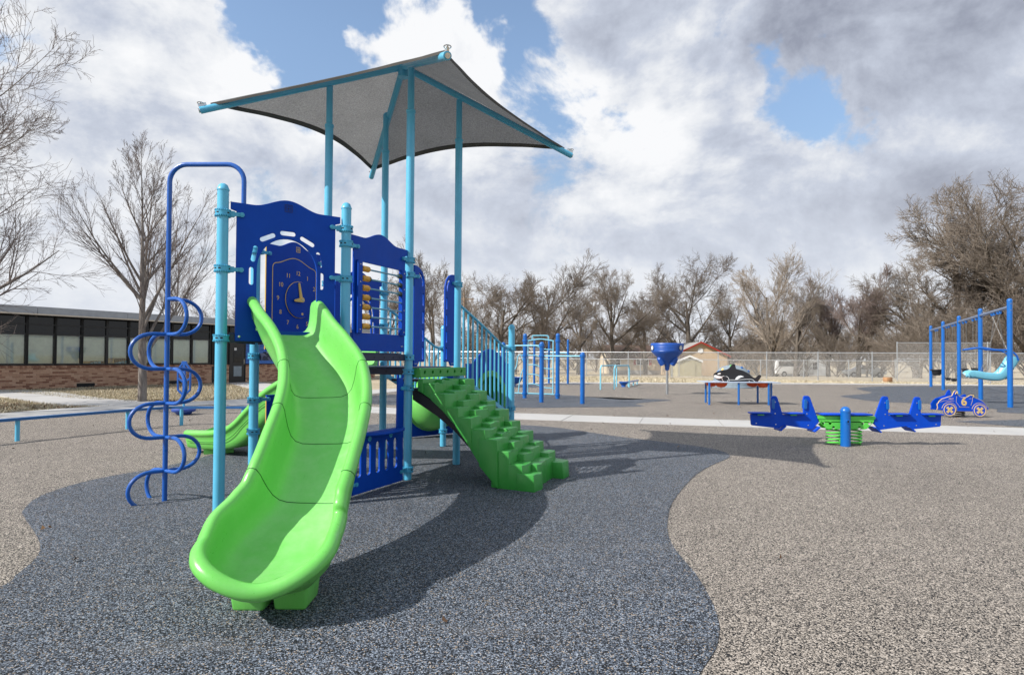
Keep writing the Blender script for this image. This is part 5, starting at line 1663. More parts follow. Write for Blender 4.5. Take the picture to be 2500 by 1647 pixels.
# ---- loop climber
LB = V(-2.985, 5.30, 0)
end = V(-2.33, 5.28, 0)
ax = (end - LB).normalized(); LL = (end - LB).length
zt_ = 2.912; rc = .15
pts = [LB + V(0, 0, -.1), LB + V(0, 0, 1.0), LB + V(0, 0, zt_ - rc)]
pts += [LB + ax * (rc - rc * math.cos(t_)) + V(0, 0, zt_ - rc + rc * math.sin(t_)) for t_ in np.linspace(.2, math.pi / 2, 7)]
pts += [LB + ax * (LL - rc + rc * math.sin(t_)) + V(0, 0, zt_ - rc + rc * math.cos(t_)) for t_ in np.linspace(0, math.pi / 2, 8)]
pts += [end + V(0, 0, 2.4), end + V(0, 0, 1.44)]
LC = pl('loop_climber', MB().tube(pts, .0205, 14).mesh('loop_climber', ROYAL)); LC['label'] = 'royal blue pole climber with stacked looped steps'
zn = [1.742, 1.437, 1.138, .842, .550, .262, -.04]
DA = V(.683, .727, 0).normalized(); DB = V(.856, -.503, 0).normalized()
for i in range(6):
    z1, z0 = zn[i], zn[i + 1]; s = 1 if i % 2 == 0 else -1
    for D_ in (DA, DB):
        d = D_ * s; zc, hr = (z1 + z0) / 2, (z1 - z0) / 2; ex = .262 - hr
        p = [LB + V(0, 0, z1), LB + d * (ex * .5) + V(0, 0, z1)]
        p += [LB + d * (ex + hr * 1.12 * math.sin(t_)) + V(0, 0, zc + hr * math.cos(t_)) for t_ in np.linspace(0, math.pi, 15)]
        if i < 5: p += [LB + d * (ex * .5) + V(0, 0, z0), LB + V(0, 0, z0)]
        else: p = p[:-3]
        ob('loop_step', MB().tube(p, .0165, 10).mesh('loop_step', ROYAL), LC)

# ---- shade canopy
AP = V(-1.262, 6.93, 4.56)
CN = {'L': V(-3.21, 6.228, 3.762), 'N': V(-.551, 5.029, 3.748), 'R': V(.737, 7.731, 3.824), 'B': V(-2.01, 8.634, 3.798)}
CA = pl('shade_canopy', MB().lathe([(0, -.10), (.06, -.09), (.06, .05), (0, .06)], c=tuple(AP + V(0, 0, -.03)), n=16).mesh('hub', SKYBLUE)); CA['label'] = 'grey fabric hip shade canopy on four sky blue posts'
for k_, c in CN.items():
    d = (c - AP)
    b_ = ob('hip_beam', MB().tube([AP, c], .036, 14).mesh('hip_beam', SKYBLUE), CA)
    e = c + d.normalized() * .002
    ob('end_cap', MB().cyl(e - d.normalized() * .004, e + d.normalized() * .012, .024, n=14).mesh('end_cap', STEEL), CA)
    u_ = d.cross(V(0, 0, 1)).normalized().cross(d).normalized()
    if u_.z < 0: u_ = -u_
    mb = MB()
    q = c - d.normalized() * .03 + u_ * .05
    mb.cyl(q - u_ * .03, q + u_ * .03, .009, n=8); mb.tube([q + u_ * .02 + V(.03 * math.cos(t_), .03 * math.sin(t_), 0) for t_ in np.linspace(0, 6.283, 12)[:-1]], .005, 5, closed=True); mb.bar(q - d.normalized() * .05, q + d.normalized() * .03, .02, .03)
    ob('cable_clamp', mb.mesh('cable_clamp', STEEL), CA)
order = ['L', 'N', 'R', 'B']
for i in range(4):
    A, B = CN[order[i]], CN[order[(i + 1) % 4]]
    off = V(0, 0, .052)
    a1, b1 = AP.lerp(A, .955) + off, AP.lerp(B, .955) + off
    a0 = AP + off
    n1, n2 = 22, 26
    vs, fs = [], []
    for r_ in range(n1 + 1):
        r = max(r_ / n1, .015)
        for w_ in range(n2 + 1):
            w = w_ / n2
            pa, pb = a0.lerp(a1, r), a0.lerp(b1, r)
            p = pa.lerp(pb, w)
            sag = 4 * w * (1 - w)
            cen = a0
            p = p + (cen - p) * (.155 * sag * r ** 2)
            p.z += -.035 * sag * r * (1.4 - r) + .0
            wr = .004 * math.sin(w * 37 + r * 9) * (1 - sag) * r
            p.z += wr
            vs.append(p)
    for r_ in range(n1):
        for w_ in range(n2):
            q = r_ * (n2 + 1) + w_
            fs.append((q, q + 1, q + n2 + 2, q + n2 + 1))
    me = MB().add(vs, fs).mesh('fabric_panel', CLOTH, 0); me.shade_smooth()
    fb = ob('fabric_panel', me, CA)
    edge = vs[n1 * (n2 + 1):]
    he = MB()
    hv, hf = [], []
    for p in edge:
        d = (a0 - p); d.z = 0; d.normalize()
        hv += [p + V(0, 0, -.003), p + d * .055 + V(0, 0, .018), p + V(0, 0, -.022) + d * .010, p + d * .055 + V(0, 0, .010)]
    for q in range(len(edge) - 1):
        o4 = q * 4
        hf += [(o4, o4 + 4, o4 + 5, o4 + 1), (o4 + 2, o4 + 3, o4 + 7, o4 + 6), (o4, o4 + 2, o4 + 6, o4 + 4)]
    ob('hem', he.add(hv, hf).mesh('hem', HEM, 0), CA)

# ================================================================== OTHER EQUIPMENT
def XZ(Yp=0.0, x0=0.0, z0=0.0):
    """board standing in the x-z plane, its face towards -y"""
    M = Matrix(((1, 0, 0, x0), (0, 0, -1, Yp), (0, 1, 0, z0), (0, 0, 0, 1)))
    return M


def dome_post(r, top, m, n=20, cap=True):
    pr = [(r, -.1), (r, top - r * 1.25), (r * 1.06, top - r * 1.2), (r * 1.06, top - r * .9), (r * .95, top - r * .6), (r * .7, top - r * .22), (r * .38, top - r * .05), (0, top)]
    return MB().lathe(pr, n=n).mesh('post', m, 40)


# ---- seesaw
SE = empty('seesaw', (4.95, 9.14, 0), 'blue four seat spring seesaw with lime green beam', 'seesaw')
ol = [(-1.413, .452), (-1.402, .30), (-1.388, .284), (-.996, .243), (-.923, .291), (-.50, .228), (-.40, .335), (-.53, .70), (-.545, .718), (-.565, .727), (-.61, .725), (-.628, .705), (-.626, .447), (-.936, .447), (-1.012, .69), (-1.025, .712), (-1.045, .722), (-1.085, .72), (-1.105, .70), (-1.11, .452)]
for s in (-1, 1):
    lp = [(x * s, z) for x, z in ol]
    o = ob('side_board', sheet('side_board', [lp], .034, HDPE_L, XZ(-.045), .005), SE)
    bolts(XZ(-.045), [(s * x, z) for x, z in ((-1.33, .315), (-1.04, .30), (-1.05, .46), (-1.05, .63), (-.56, .29), (-.58, .46), (-.58, .63))], .017, o, .010)
    for (a, b_) in ((-1.412, -1.115), (-.93, -.632)):
        me = MB().box((s * (a + b_) / 2, -.03, .466), (b_ - a, .19, .022)).mesh('seat', HDPE_L, 0); bevel_mesh(me, .008, 2); st_ = ob('seat', me, SE)
        ob('seat_bracket', MB().box((s * (a + b_) / 2, .0, .442), (.09, .16, .016)).mesh('seat_bracket', GREENP, 0), st_)
    for x in (-1.095, -.62):
        for y in (-.066, -.024):
            me = sheet('handle', [capsule((s * (x + .012), .55), (s * (x + .014), .655), .022)], .018, ROYAL2, XZ(y - .01 if y < -.05 else y + .01), .004); ob('handle', me, SE)
    for (x, z) in ((-.95, .25), (-.45, .235)):
        me = MB().box(None, (.11, .24, .018), M=Matrix.Translation((s * x, 0, z)) @ Matrix.Rotation(-s * R(40), 4, 'Y')).mesh('footrest', HDPE_L, 0); ob('footrest', me, SE)
for y in (-.07, .07):
    lp = [[(-.42, .43), (-.40, .345), (-.30, .245), (-.26, .238), (.26, .238), (.30, .245), (.40, .345), (.42, .43)]]
    lp += [circle((q, .262), .022, 14) for q in (-.19, .19)] + [circle((q, .325), .024, 14) for q in (-.24, .24, -.345, .345)]
    ob('beam', sheet('beam', lp, .012, GREENP, XZ(y)), SE)
ob('beam_flange', MB().box((0, 0, .41), (.84, .17, .04)).box((0, 0, .345), (.76, .152, .012)).mesh('beam_flange', GREENP, 0), SE)
me = MB().box((0, 0, .455), (.74, .24, .026)).mesh('top_board', HDPE_L, 0); bevel_mesh(me, .01, 2); ob('top_board', me, SE)
for x in (-.145, .145):
    ob('spring', MB().tube([(x + .105 * math.cos(t_), .105 * math.sin(t_), .012 + .215 * t_ / (2 * math.pi * 4.5)) for t_ in np.linspace(0, 2 * math.pi * 4.5, 90)], .013, 8).mesh('spring', GREENP), SE)
for y in (-.155,):
    o = ob('post', dome_post(.068, .580, ROYAL2), SE, loc=(-.06, y, 0))
    me = MB().lathe([(.030, 0), (.030, .012), (.018, .013), (.018, .006), (0, .006)], n=16, M=XZ(-.066 if y < 0 else .05, 0, .365)).mesh('pivot_bolt', ROYAL2); pb = ob('pivot_bolt', me, o)
    ob('bolt_hole', MB().lathe([(.013, 0), (0, .001)], n=12, M=XZ(-.0785 if y < 0 else .05, 0, .365)).mesh('bolt_hole', HOLE), o)

# ---- car spring rider
CR = empty('car_rider', (10.10, 13.85, 0), 'blue toy car spring rider with cream outlines and number 6', 'spring rider')
col = [(-.565, .16), (-.575, .19), (-.555, .20), (-.57, .30), (-.545, .315), (-.52, .36), (-.46, .41), (-.33, .455), (-.235, .485), (-.20, .56), (-.175, .595), (-.15, .605), (-.125, .59), (-.105, .51), (-.04, .45), (.09, .452), (.165, .495), (.20, .507), (.225, .50), (.235, .455), (.33, .43), (.45, .37), (.52, .30), (.545, .245), (.58, .24), (.585, .18), (.56, .165), (.50, .16), (.20, .13), (-.10, .13), (-.46, .15)]
for y in (-.10, .10):
    f = -1 if y < 0 else 1
    core = ob('side_board', sheet('side_board', [col], .020, CREAM if y < 0 else HDPE_L, XZ(y)), CR)
    cx_, cz_ = 0.0, .30
    ins = []
    n_ = len(col)
    for i in range(n_):
        p0, p1, p2 = Vector((*col[i - 1], 0)), Vector((*col[i], 0)), Vector((*col[(i + 1) % n_], 0))
        t_ = (p2 - p0).normalized(); nrm = V(-t_.y, t_.x, 0)
        if i == 0: pass
        ins.append(tuple((p1 - nrm * .008)[:2]))
    ctr = V(sum(p[0] for p in col) / n_, .32, 0)
    if (Vector((*ins[8], 0)) - ctr).length > (Vector((*col[8], 0)) - ctr).length:
        ins = [(2 * c[0] - i_[0], 2 * c[1] - i_[1]) for c, i_ in zip(col, ins)]
    MY = XZ(y + f * .0125)
    fc = ob('blue_face', sheet('blue_face', [ins], .006, HDPE_L, MY, .001), core)
    if y < 0:
        dz = .0045
        for wx, wz in ((-.30, .168), (.375, .158)):
            wh = ob('wheel', sheet('wheel', [circle((wx, wz), .145, 40)], .02, HDPE_L, XZ(y - .022), .003), CR)
            for r0, r1 in ((.118, .138), (.0, .0)):
                if r1: ob('tyre_ring', sheet('tyre_ring', [circle((wx, wz), r1, 40), circle((wx, wz), r0, 40)], .004, CREAM, XZ(y - .0335), .001), wh)
            pet = []
            for k_ in range(4):
                a = k_ * math.pi / 2 + math.pi / 4
                for da, rr in ((-.5, .045), (-.42, .082), (-.2, .090), (0, .086), (.2, .090), (.42, .082), (.5, .045), (math.pi / 4, .040)): pet.append((wx + rr * math.cos(a + da), wz + rr * math.sin(a + da)))
            ob('hub', sheet('hub', [pet], .004, CREAM, XZ(y - .0335), .0005), wh)
            bolts(XZ(y - .034), [(wx, wz)], .002, wh, .014)
            # wheel arch line
            ob('arch_line', MB().tube([(wx + .168 * math.cos(t_), y - .0165, wz + .168 * math.sin(t_)) for t_ in np.linspace(R(-8), R(170), 20)], .0045, 5).mesh('arch_line', CREAM), core)
        def ln_(pts): ob('panel_line', MB().tube([(x, y - .0165, z) for x, z in pts], .0032, 5).mesh('panel_line', CREAM), core)
        ln_([(-.135, .47), (-.145, .34), (-.07, .245), (-.06, .225)]); ln_([(-.08, .232), (.145, .226)]); ln_([(.225, .455), (.215, .36), (.185, .27)]); ln_([(.145, .418), (.195, .421)])
        ln_([(-.50, .345), (-.42, .37), (-.30, .37), (-.19, .365)])
        for k_ in range(4): ln_([(-.305 + .028 * k_, .395), (-.295 + .028 * k_, .435)])
        me = text_mesh('6', .25, .002, CREAM, XZ(y - .018) @ Matrix.Translation((.03, .348, 0)), bold=.008); ob('numeral', me, core)
        bolts(XZ(y), [(-.05, .455), (.06, .25), (.19, .30), (-.29, .46)], .0165, core, .008)
me = MB().box((.06, 0, .43), (.24, .18, .025)).mesh('seat', HDPE_L, 0); ob('seat', me, CR)
me = MB().box(None, (.22, .18, .02), M=Matrix.Translation((-.30, 0, .43)) @ Matrix.Rotation(R(-12), 4, 'Y')).mesh('bonnet', HDPE_L, 0); ob('bonnet', me, CR)
for x in (-.155, .205): ob('grip', MB().tube([(x - .02, -.135, .50 if x > 0 else .52), (x, -.135, .56 if x < 0 else .49), (x + .02, -.135, .585 if x < 0 else .50), (x + .03, -.135, .53 if x < 0 else .46)], .010, 7).mesh('grip', CREAM), CR)
ob('base_board', MB().box((.03, 0, .16), (.5, .18, .03)).mesh('base_board', HDPE_L, 0), CR)
ob('spring', MB().tube([(.03 + .085 * math.cos(t_), .085 * math.sin(t_), .0 + .15 * t_ / (2 * math.pi * 3.5)) for t_ in np.linspace(0, 2 * math.pi * 3.5, 70)], .012, 8).mesh('spring', BLACK), CR)
ob('ground_plate', MB().cyl((.03, 0, 0), (.03, 0, .012), .13, n=20).mesh('ground_plate', BLACK), CR)

# ---- orca water table
WT_ = empty('activity_table', (6.45, 17.45, 0), 'white topped activity table on blue legs with orange bowls and a black whale board', 'table')
tt = sheet('table_top', [[(-1.06, -.42), (-.9, -.46), (.85, -.46), (1.04, -.40), (1.04, .40), (.85, .46), (-.9, .46), (-1.06, .42)], circle((-.56, -.2), .17), circle((.62, -.2), .17), circle((-.70, .2), .17), circle((.48, .2), .17)], .022, paint('pale_grey_blue_table_top', (.36, .43, .54), .4, .05), Matrix.Translation((0, 0, .625)), .006)
ob('table_top', tt, WT_)
for x, y in ((-.963, -.43), (-.14, -.41), (.70, -.40), (.86, -.18), (-.8, .40), (.72, .42)):
    ob('leg', MB().cyl((x, y, 0), (x, y, .615), .028, n=14).mesh('leg', ROYAL2), WT_)
for x, y in ((-.56, -.2), (.62, -.2), (-.70, .2), (.48, .2)):
    b_ = ob('bowl', MB().lathe([(.185, .0), (.17, .004), (.165, -.03), (.145, -.08), (.10, -.125), (0, -.145), (0, -.15), (.10, -.132), (.152, -.085), (.172, -.03), (.185, -.004)], c=(x, y, .62), n=24).mesh('bowl', ORANGE), WT_)
    ob('drain_valve', MB().cyl((x, y, .43), (x, y, .475), .012, n=8).box((x - .02, y, .43), (.05, .015, .015)).mesh('drain_valve', STEEL), b_)
wpx = [(1000, 527), (998, 510), (1012, 492), (1035, 478), (1100, 455), (1180, 440), (1208, 422), (1232, 388), (1250, 372), (1270, 366), (1288, 375), (1290, 400), (1298, 430), (1390, 455), (1440, 480), (1470, 500), (1530, 545), (1555, 550), (1572, 535), (1592, 515), (1615, 507), (1633, 518), (1630, 535), (1612, 562), (1585, 606), (1480, 607), (1200, 603), (1130, 600), (1062, 585), (1020, 556)]
wp = lambda p: (5.727 + (p[0] - 1000) * .00214 - 6.45, .797 - (p[1] - 525) * .00214)
wh = ob('whale_board', sheet('whale_board', [[wp(p) for p in wpx]], .022, BLACK, XZ(-.05), .003), WT_)
for nm, pts in (('white_patch', [(1050, 502), (1062, 490), (1085, 486), (1096, 492), (1090, 503), (1070, 509), (1055, 509)]), ('white_patch', [(1000, 520), (1030, 514), (1045, 520), (1075, 528), (1108, 534), (1104, 552), (1080, 564), (1045, 562), (1012, 548)]),
                ('white_patch', [(1283, 572), (1300, 545), (1325, 526), (1360, 519), (1398, 532), (1396, 538), (1360, 545), (1335, 560), (1315, 571)])):
    ob(nm, sheet(nm, [[wp(p) for p in pts]], .004, WHITE, XZ(-.0635), .0005), wh)
for pts in ([(1130, 600), (1112, 570), (1110, 545), (1125, 530), (1142, 530)], [(1160, 532), (1182, 538), (1198, 560), (1206, 600)], [(1206, 578), (1290, 578), (1380, 572), (1460, 568), (1510, 572), (1535, 590), (1550, 606)]):
    P_ = spline([wp(p) for p in pts], 20); ob('white_line', MB().tube([(x, -.063, z) for x, z in P_], .006, 6).mesh('white_line', WHITE), wh)
for p in ((1180, 590), (1468, 597)):
    x, z = wp(p); ob('bracket', MB().box((x, -.075, z), (.035, .03, .05)).mesh('bracket', STEEL, 0), wh)

# ---- sensory dome behind the table
DM = empty('play_dome', (10.05, 27.9, 0), 'grey moulded play dome with coloured grips behind the whale table', 'play dome')
ob('shell', MB().lathe([(.92, 0), (.92, .05), (.86, .08), (.85, .30), (.79, .52), (.68, .74), (.50, .91), (.26, .995), (0, 1.02)], n=36).mesh('shell', SILVER), DM)
for i, (a, z, m_) in enumerate(((205, .82, GOLD), (240, .97, GREENP), (190, .70, ROYAL2), (335, .74, ROYAL2), (200, .42, GREENP), (300, .9, ROYAL2), (310, .45, ORANGE))):
    rr = float(np.interp(z, [0, .30, .52, .74, .91, .995], [.86, .85, .79, .68, .50, .26])); a = R(a)
    c = V(rr * math.cos(a), rr * math.sin(a), z)
    ob('grip', MB().lathe([(.06, -.02), (.055, .02), (.03, .04), (0, .045)], n=14, M=Matrix.Translation(c) @ V(math.cos(a), math.sin(a), .6).to_track_quat('Z', 'Y').to_matrix().to_4x4()).mesh('grip', m_), DM)

# ---- funnel ball game
FB = empty('funnel_ball_goal', (5.56, 21.94, 0), 'blue funnel ball goal on a grey pole with numbered outlets', 'ball game')
ob('pole', MB().cyl((0, 0, -.1), (0, 0, .98), .044, n=16).mesh('pole', GREYPOST), FB)
pr = [(.050, .86), (.075, .88), (.085, .98), (.10, 1.06), (.17, 1.14), (.28, 1.24), (.40, 1.36), (.50, 1.46), (.545, 1.52), (.55, 1.535), (.545, 1.55), (.56, 1.565), (.555, 1.60), (.565, 1.61), (.56, 1.645), (.572, 1.655), (.565, 1.69), (.577, 1.70), (.57, 1.735), (.58, 1.745), (.58, 1.80), (.565, 1.825), (.54, 1.82), (.53, 1.76), (.50, 1.55), (.10, 1.12), (0, 1.10)]
fn = ob('funnel', MB().lathe(pr, n=44).mesh('funnel', paint('blue_moulded_plastic', (0.010, 0.075, 0.36), .38, .05)), FB)
for k_, (a) in enumerate((200, 320, 80)):
    a = R(a); c = V(.265 * math.cos(a), .265 * math.sin(a), 1.19)
    M = Matrix.Translation(c) @ Matrix.Rotation(a, 4, 'Z') @ Matrix.Rotation(R(35), 4, 'Y')
    ob('outlet', MB().lathe([(.085, -.15), (.105, -.14), (.11, -.02), (.09, .12), (.04, .17), (0, .18)], n=18, M=M).mesh('outlet', MATS['blue_moulded_plastic']), fn)
    ob('outlet_mouth', MB().lathe([(.083, -.152), (0, -.140)], n=18, M=M).mesh('outlet_mouth', HOLE), fn)
for a, tx in ((193, '1'), (309, '2')):
    a = R(a); d = V(math.cos(a), math.sin(a), 0)
    x = V(-d.y, d.x, 0); M = Matrix((x, V(0, 0, 1), d)).transposed().to_4x4(); M.translation = d * .577 + V(0, 0, 1.66)
    dsk = ob('number_disc', sheet('number_disc', [circle((0, 0), .078, 28)], .01, WHITE, M, .001), fn)
    ob('numeral', text_mesh(tx, .13, .002, HOLE, M @ Matrix.Translation((0, 0, .0065))), fn)
    ob('disc_ring', sheet('disc_ring', [circle((0, 0), .088, 28), circle((0, 0), .074, 28)], .012, HOLE, M, .001), fn)

# ---- swing set
SW = [(20.455, 29.908), (18.74, 26.62), (17.03, 23.33), (15.33, 20.04), (13.66, 16.80)]
sd = (V(*SW[0], 0) - V(*SW[4], 0)).normalized(); sn = V(sd.y, -sd.x, 0)
SS = empty('swing_set', (SW[2][0], SW[2][1], 0), 'long blue swing frame of five posts and a top beam at the right', 'swing set')
for x, y in SW:
    o = ob('post', dome_post(.0655, 2.99, ROYAL2), SS, loc=(x - SW[2][0], y - SW[2][1], 0))
    for z in (2.66, 2.84):
        ob('bolt', MB().lathe([(.014, 0), (.012, .008), (0, .01)], n=8, M=Matrix.Translation(V(0, 0, z) + V(-.3, -1, 0).normalized() * .066) @ V(-.3, -1, 0).to_track_quat('Z', 'Y').to_matrix().to_4x4()).mesh('bolt', STEEL), o)
for i in range(4):
    a, b_ = V(*SW[i], 2.755), V(*SW[i + 1], 2.755); d = (b_ - a).normalized(); o = V(SW[2][0], SW[2][1], 0)
    bmn = ob('beam', MB().cyl(a + d * .06 - o, b_ - d * .06 - o, .045, n=14).mesh('beam', paint('blue_grey_galvanised', (.20, .27, .42), .35, .08, metal=.5) if i == 0 else MATS['blue_grey_galvanised']), SS)


def chain_mesh(L):
    mb = MB(); k_ = int(L / .042)
    for i in range(k_):
        z = -i * .042 - .02
        q = []
        for t_ in np.linspace(0, 2 * math.pi, 9)[:-1]:
            a_, b2 = .011 * math.cos(t_), .026 * math.sin(t_)
            q.append((a_, 0, z + b2) if i % 2 else (0, a_, z + b2))
        mb.tube(q, .0042, 4, closed=True)
    return mb.mesh('chain', CHAINM, 0)


CHAINS = {}
def chain(p, q, parent, o):
    p, q = Vector(p), Vector(q); L = (q - p).length; key = round(L, 1)
    if key not in CHAINS: CHAINS[key] = chain_mesh(key)
    c = ob('chain', CHAINS[key], parent, loc=p - o)
    c.rotation_euler = (q - p).to_track_quat('-Z', 'Y').to_euler()
    c.scale = (1, 1, L / key)
    return c


def on_beam(i, f, z=2.70):
    a, b_ = V(*SW[i], z), V(*SW[i + 1], z); return a.lerp(b_, f)


def hanger(p, parent, o):
    ob('hanger', MB().box(p - o + V(0, 0, -.01), (.05, .05, .09)).cyl(p - o + V(0, 0, -.05) - sd * .03, p - o + V(0, 0, -.05) + sd * .03, .02, n=8).mesh('hanger', ROYAL2), parent)


def belt_swing(i, f, zs, tilt, label):
    a, b_ = on_beam(i, f - .075), on_beam(i, f + .075)
    c = (a + b_) / 2; o = V(c.x, c.y, 0)
    e = empty('belt_swing', o, label, 'swing', 'black belt swings')
    sh_ = sn * tilt
    vs, fs = [], []
    n_ = 14
    for k_ in range(n_ + 1):
        u = -1 + 2 * k_ / n_
        p = sd * (.25 * u * -1) * 1.0 + V(0, 0, zs + .10 * u * u) + sh_
        for w in (-.07, .07):
            for t_ in (0, .014): vs.append(p + sn * w + V(0, 0, t_))
    for k_ in range(n_):
        q = k_ * 4
        fs += [(q, q + 2, q + 6, q + 4), (q + 1, q + 5, q + 7, q + 3), (q, q + 4, q + 5, q + 1), (q + 2, q + 3, q + 7, q + 6)]
    fs += [(0, 1, 3, 2), (n_ * 4, n_ * 4 + 2, n_ * 4 + 3, n_ * 4 + 1)]
    ob('seat', MB().add(vs, fs).mesh('seat', BLACK), e)
    for s, top in ((-1, a), (1, b_)):
        hanger(top, e, o)
        low = o + sd * (-.25 * s) + V(0, 0, zs + .13) + sh_
        chain(top + V(0, 0, -.06), low, e, o)
        ob('seat_clip', MB().tube([low - o, low - o + sn * .06 + V(0, 0, -.05), low - o - sn * .06 + V(0, 0, -.05)], .006, 6, closed=True).mesh('seat_clip', STEEL), e)
    return e


belt_swing(1, .33, .46, .0, 'black belt swing nearer the far end, left of the hanging pair')
belt_swing(1, .70, .46, .0, 'black belt swing hanging right of its pair, second bay from the far end')
belt_swing(2, .30, .88, .0, 'black belt swing hung high, left one in the third bay')
belt_swing(2, .76, .92, .0, 'black belt swing hung high, right one beside the fourth post')
# bucket swing
a, b_ = on_beam(0, .42), on_beam(0, .58); c = (a + b_) / 2; o = V(c.x, c.y, 0)
e = empty('bucket_swing', o, 'black toddler bucket swing in the farthest bay', 'swing')
ob('seat', MB().lathe([(.02, .60), (.13, .60), (.17, .66), (.20, .80), (.205, .88), (.185, .88), (.18, .80), (.15, .68), (0, .66)], n=20).mesh('seat', BLACK), e)
ob('waist_band', MB().tube([(.24 * math.cos(t_), .24 * math.sin(t_), .85) for t_ in np.linspace(0, 6.283, 20)[:-1]], .03, 6, closed=True).mesh('waist_band', BLACK), e)
for s, top in ((-1, a), (1, b_)):
    hanger(top, e, o)
    for w in (-1, 1): chain(top + V(0, 0, -.06), o + sd * (-.2 * s) + sn * (.1 * w) + V(0, 0, .92), e, o)
# moulded seat with harness bar
c = on_beam(3, .56, 0); o = V(c.x, c.y, 0)
e = empty('moulded_swing_seat', o, 'light blue moulded accessible swing seat with blue shoulder bar', 'swing')
fw = V(-.93, .36, 0)
pf = [(.66, .80), (.60, .84), (.40, .80), (.22, .775), (.0, .76), (-.14, .82), (-.24, .95), (-.36, 1.15), (-.46, 1.36)]
P_ = spline([(p[0], p[1]) for p in pf], 26)
lat = V(-fw.y, fw.x, 0)
vs, fs = [], []
cs_ = [(-.27, .14), (-.25, .15), (-.22, .05), (-.15, .01), (0, .03), (.15, .01), (.22, .05), (.25, .15), (.27, .14), (.255, -.02), (.2, -.07), (0, -.075), (-.2, -.07), (-.255, -.02)]
T_ = np.gradient(P_, axis=0); T_ /= np.linalg.norm(T_, axis=1)[:, None]
for p, t_ in zip(P_, T_):
    n2_ = V(*(fw * (-t_[1] * -1 * -1)), 0) if False else None
    up_ = fw * (t_[1]) + V(0, 0, -t_[0])
    if up_.z < 0: up_ = -up_
    base = fw * p[0] + V(0, 0, p[1])
    for x_, h_ in cs_: vs.append(base + lat * x_ + up_ * h_)
kk = len(cs_)
for i in range(len(P_) - 1):
    for j in range(kk): fs.append((i * kk + j, i * kk + (j + 1) % kk, (i + 1) * kk + (j + 1) % kk, (i + 1) * kk + j))
fs += [tuple(range(kk)), tuple((len(P_) - 1) * kk + j for j in range(kk - 1, -1, -1))]
me = MB().add(vs, fs).mesh('seat_shell', SEATBLUE, 0)
bm = bmesh.new(); bm.from_mesh(me); bmesh.ops.recalc_face_normals(bm, faces=bm.faces); bm.to_mesh(me); bm.free(); me.shade_smooth(); me.set_sharp_from_angle(angle=R(60))
ob('seat_shell', me, e)
for s in (-1, 1):
    ob('leg_rest', MB().lathe([(0, -.16), (.07, -.14), (.085, 0), (.07, .12), (0, .14)], n=14, M=Matrix.Translation(fw * .58 + lat * (.13 * s) + V(0, 0, .84)) @ fw.to_track_quat('Z', 'Y').to_matrix().to_4x4()).mesh('leg_rest', SEATBLUE), e)
    bar_ = [fw * -.46 + lat * (.26 * s) + V(0, 0, 1.30), fw * -.40 + lat * (.29 * s) + V(0, 0, 1.45), fw * -.22 + lat * (.30 * s) + V(0, 0, 1.58), fw * .10 + lat * (.28 * s) + V(0, 0, 1.60), fw * .42 + lat * (.20 * s) + V(0, 0, 1.66), fw * .80 + lat * (.08 * s) + V(0, 0, 1.60)]
    ob('shoulder_bar', MB().tube([tuple(p) for p in spline([tuple(p) for p in bar_], 24)], .026, 10).mesh('shoulder_bar', ROYAL), e)
    for f_ in (-.40, .30):
        top = on_beam(3, .56 + (.10 if s < 0 else -.10) + (.06 if f_ > 0 else -.02)); hanger(top, e, o)
        chain(top + V(0, 0, -.06), o + fw * f_ + lat * (.28 * s) + V(0, 0, 1.0 if f_ < 0 else .93), e, o)
ob('chest_bar', MB().cyl(fw * .10 - lat * .28 + V(0, 0, 1.60), fw * .10 + lat * .28 + V(0, 0, 1.60), .02, n=8).mesh('chest_bar', ROYAL), e)

# ---- climbing posts with light blue ladder
PALE = paint('pale_blue_paint', (0.20, 0.52, 0.66), .35, .05)
def round_post(x, y, top, r, root, m=ROYAL2, collars=()):
    o = ob('post', dome_post(r, top, m, 16), root, loc=(x - root.location.x, y - root.location.y, 0))
    for z in collars: ob('collar', MB().lathe([(r, -.035), (r * 1.3, -.03), (r * 1.3, .03), (r, .035)], c=(0, 0, z), n=18).mesh('collar', m), o)
    return o


LDR = empty('ladder_climber', (.93, 19.2, 0), 'pale blue wavy rung ladder between two tall blue posts', 'climber')
def rel(root, pts): return [V(*p) - V(root.location.x, root.location.y, 0) for p in pts]
round_post(.41, 19.28, 2.03, .0635, LDR, collars=(1.80, 1.34, .15)); round_post(1.43, 19.12, 2.04, .0635, LDR, collars=(1.80, .12))
def tb(name, root, pts, r=.018, n=8, sm=None, m=None):
    P = rel(root, pts)
    if sm: P = [tuple(q) for q in spline([tuple(p) for p in P], sm)]
    return ob(name, MB().tube(P, r, n).mesh(name, m or PALE), root)
lerp = lambda f, z: (.41 + 1.02 * f, 19.28 - .16 * f, z)
tb('stile', LDR, [lerp(.09, .12), lerp(.09, 1.80)], .02); tb('stile', LDR, [lerp(.86, .12), lerp(.86, 1.80)], .02)
tb('top_rail', LDR, [lerp(.06, 1.80), lerp(.25, 1.83), lerp(.47, 1.86), lerp(.7, 1.83), lerp(.88, 1.80)], .02, sm=14)
tb('bottom_rail', LDR, [lerp(-.45, .16), lerp(.9, .14)], .02)
tb('top_hoop', LDR, [lerp(.22, 1.83), lerp(.22, 1.93), lerp(.25, 1.965), lerp(.5, 1.97), lerp(.68, 1.965), lerp(.71, 1.93), lerp(.71, 1.83)], .018, sm=26)
for k_ in range(5):
    z = .43 + .30 * k_
    tb('rung', LDR, [lerp(.09, z + .02), lerp(.3, z + .02), lerp(.45, z - .03), lerp(.62, z - .09), lerp(.86, z - .10)], .015, sm=16)
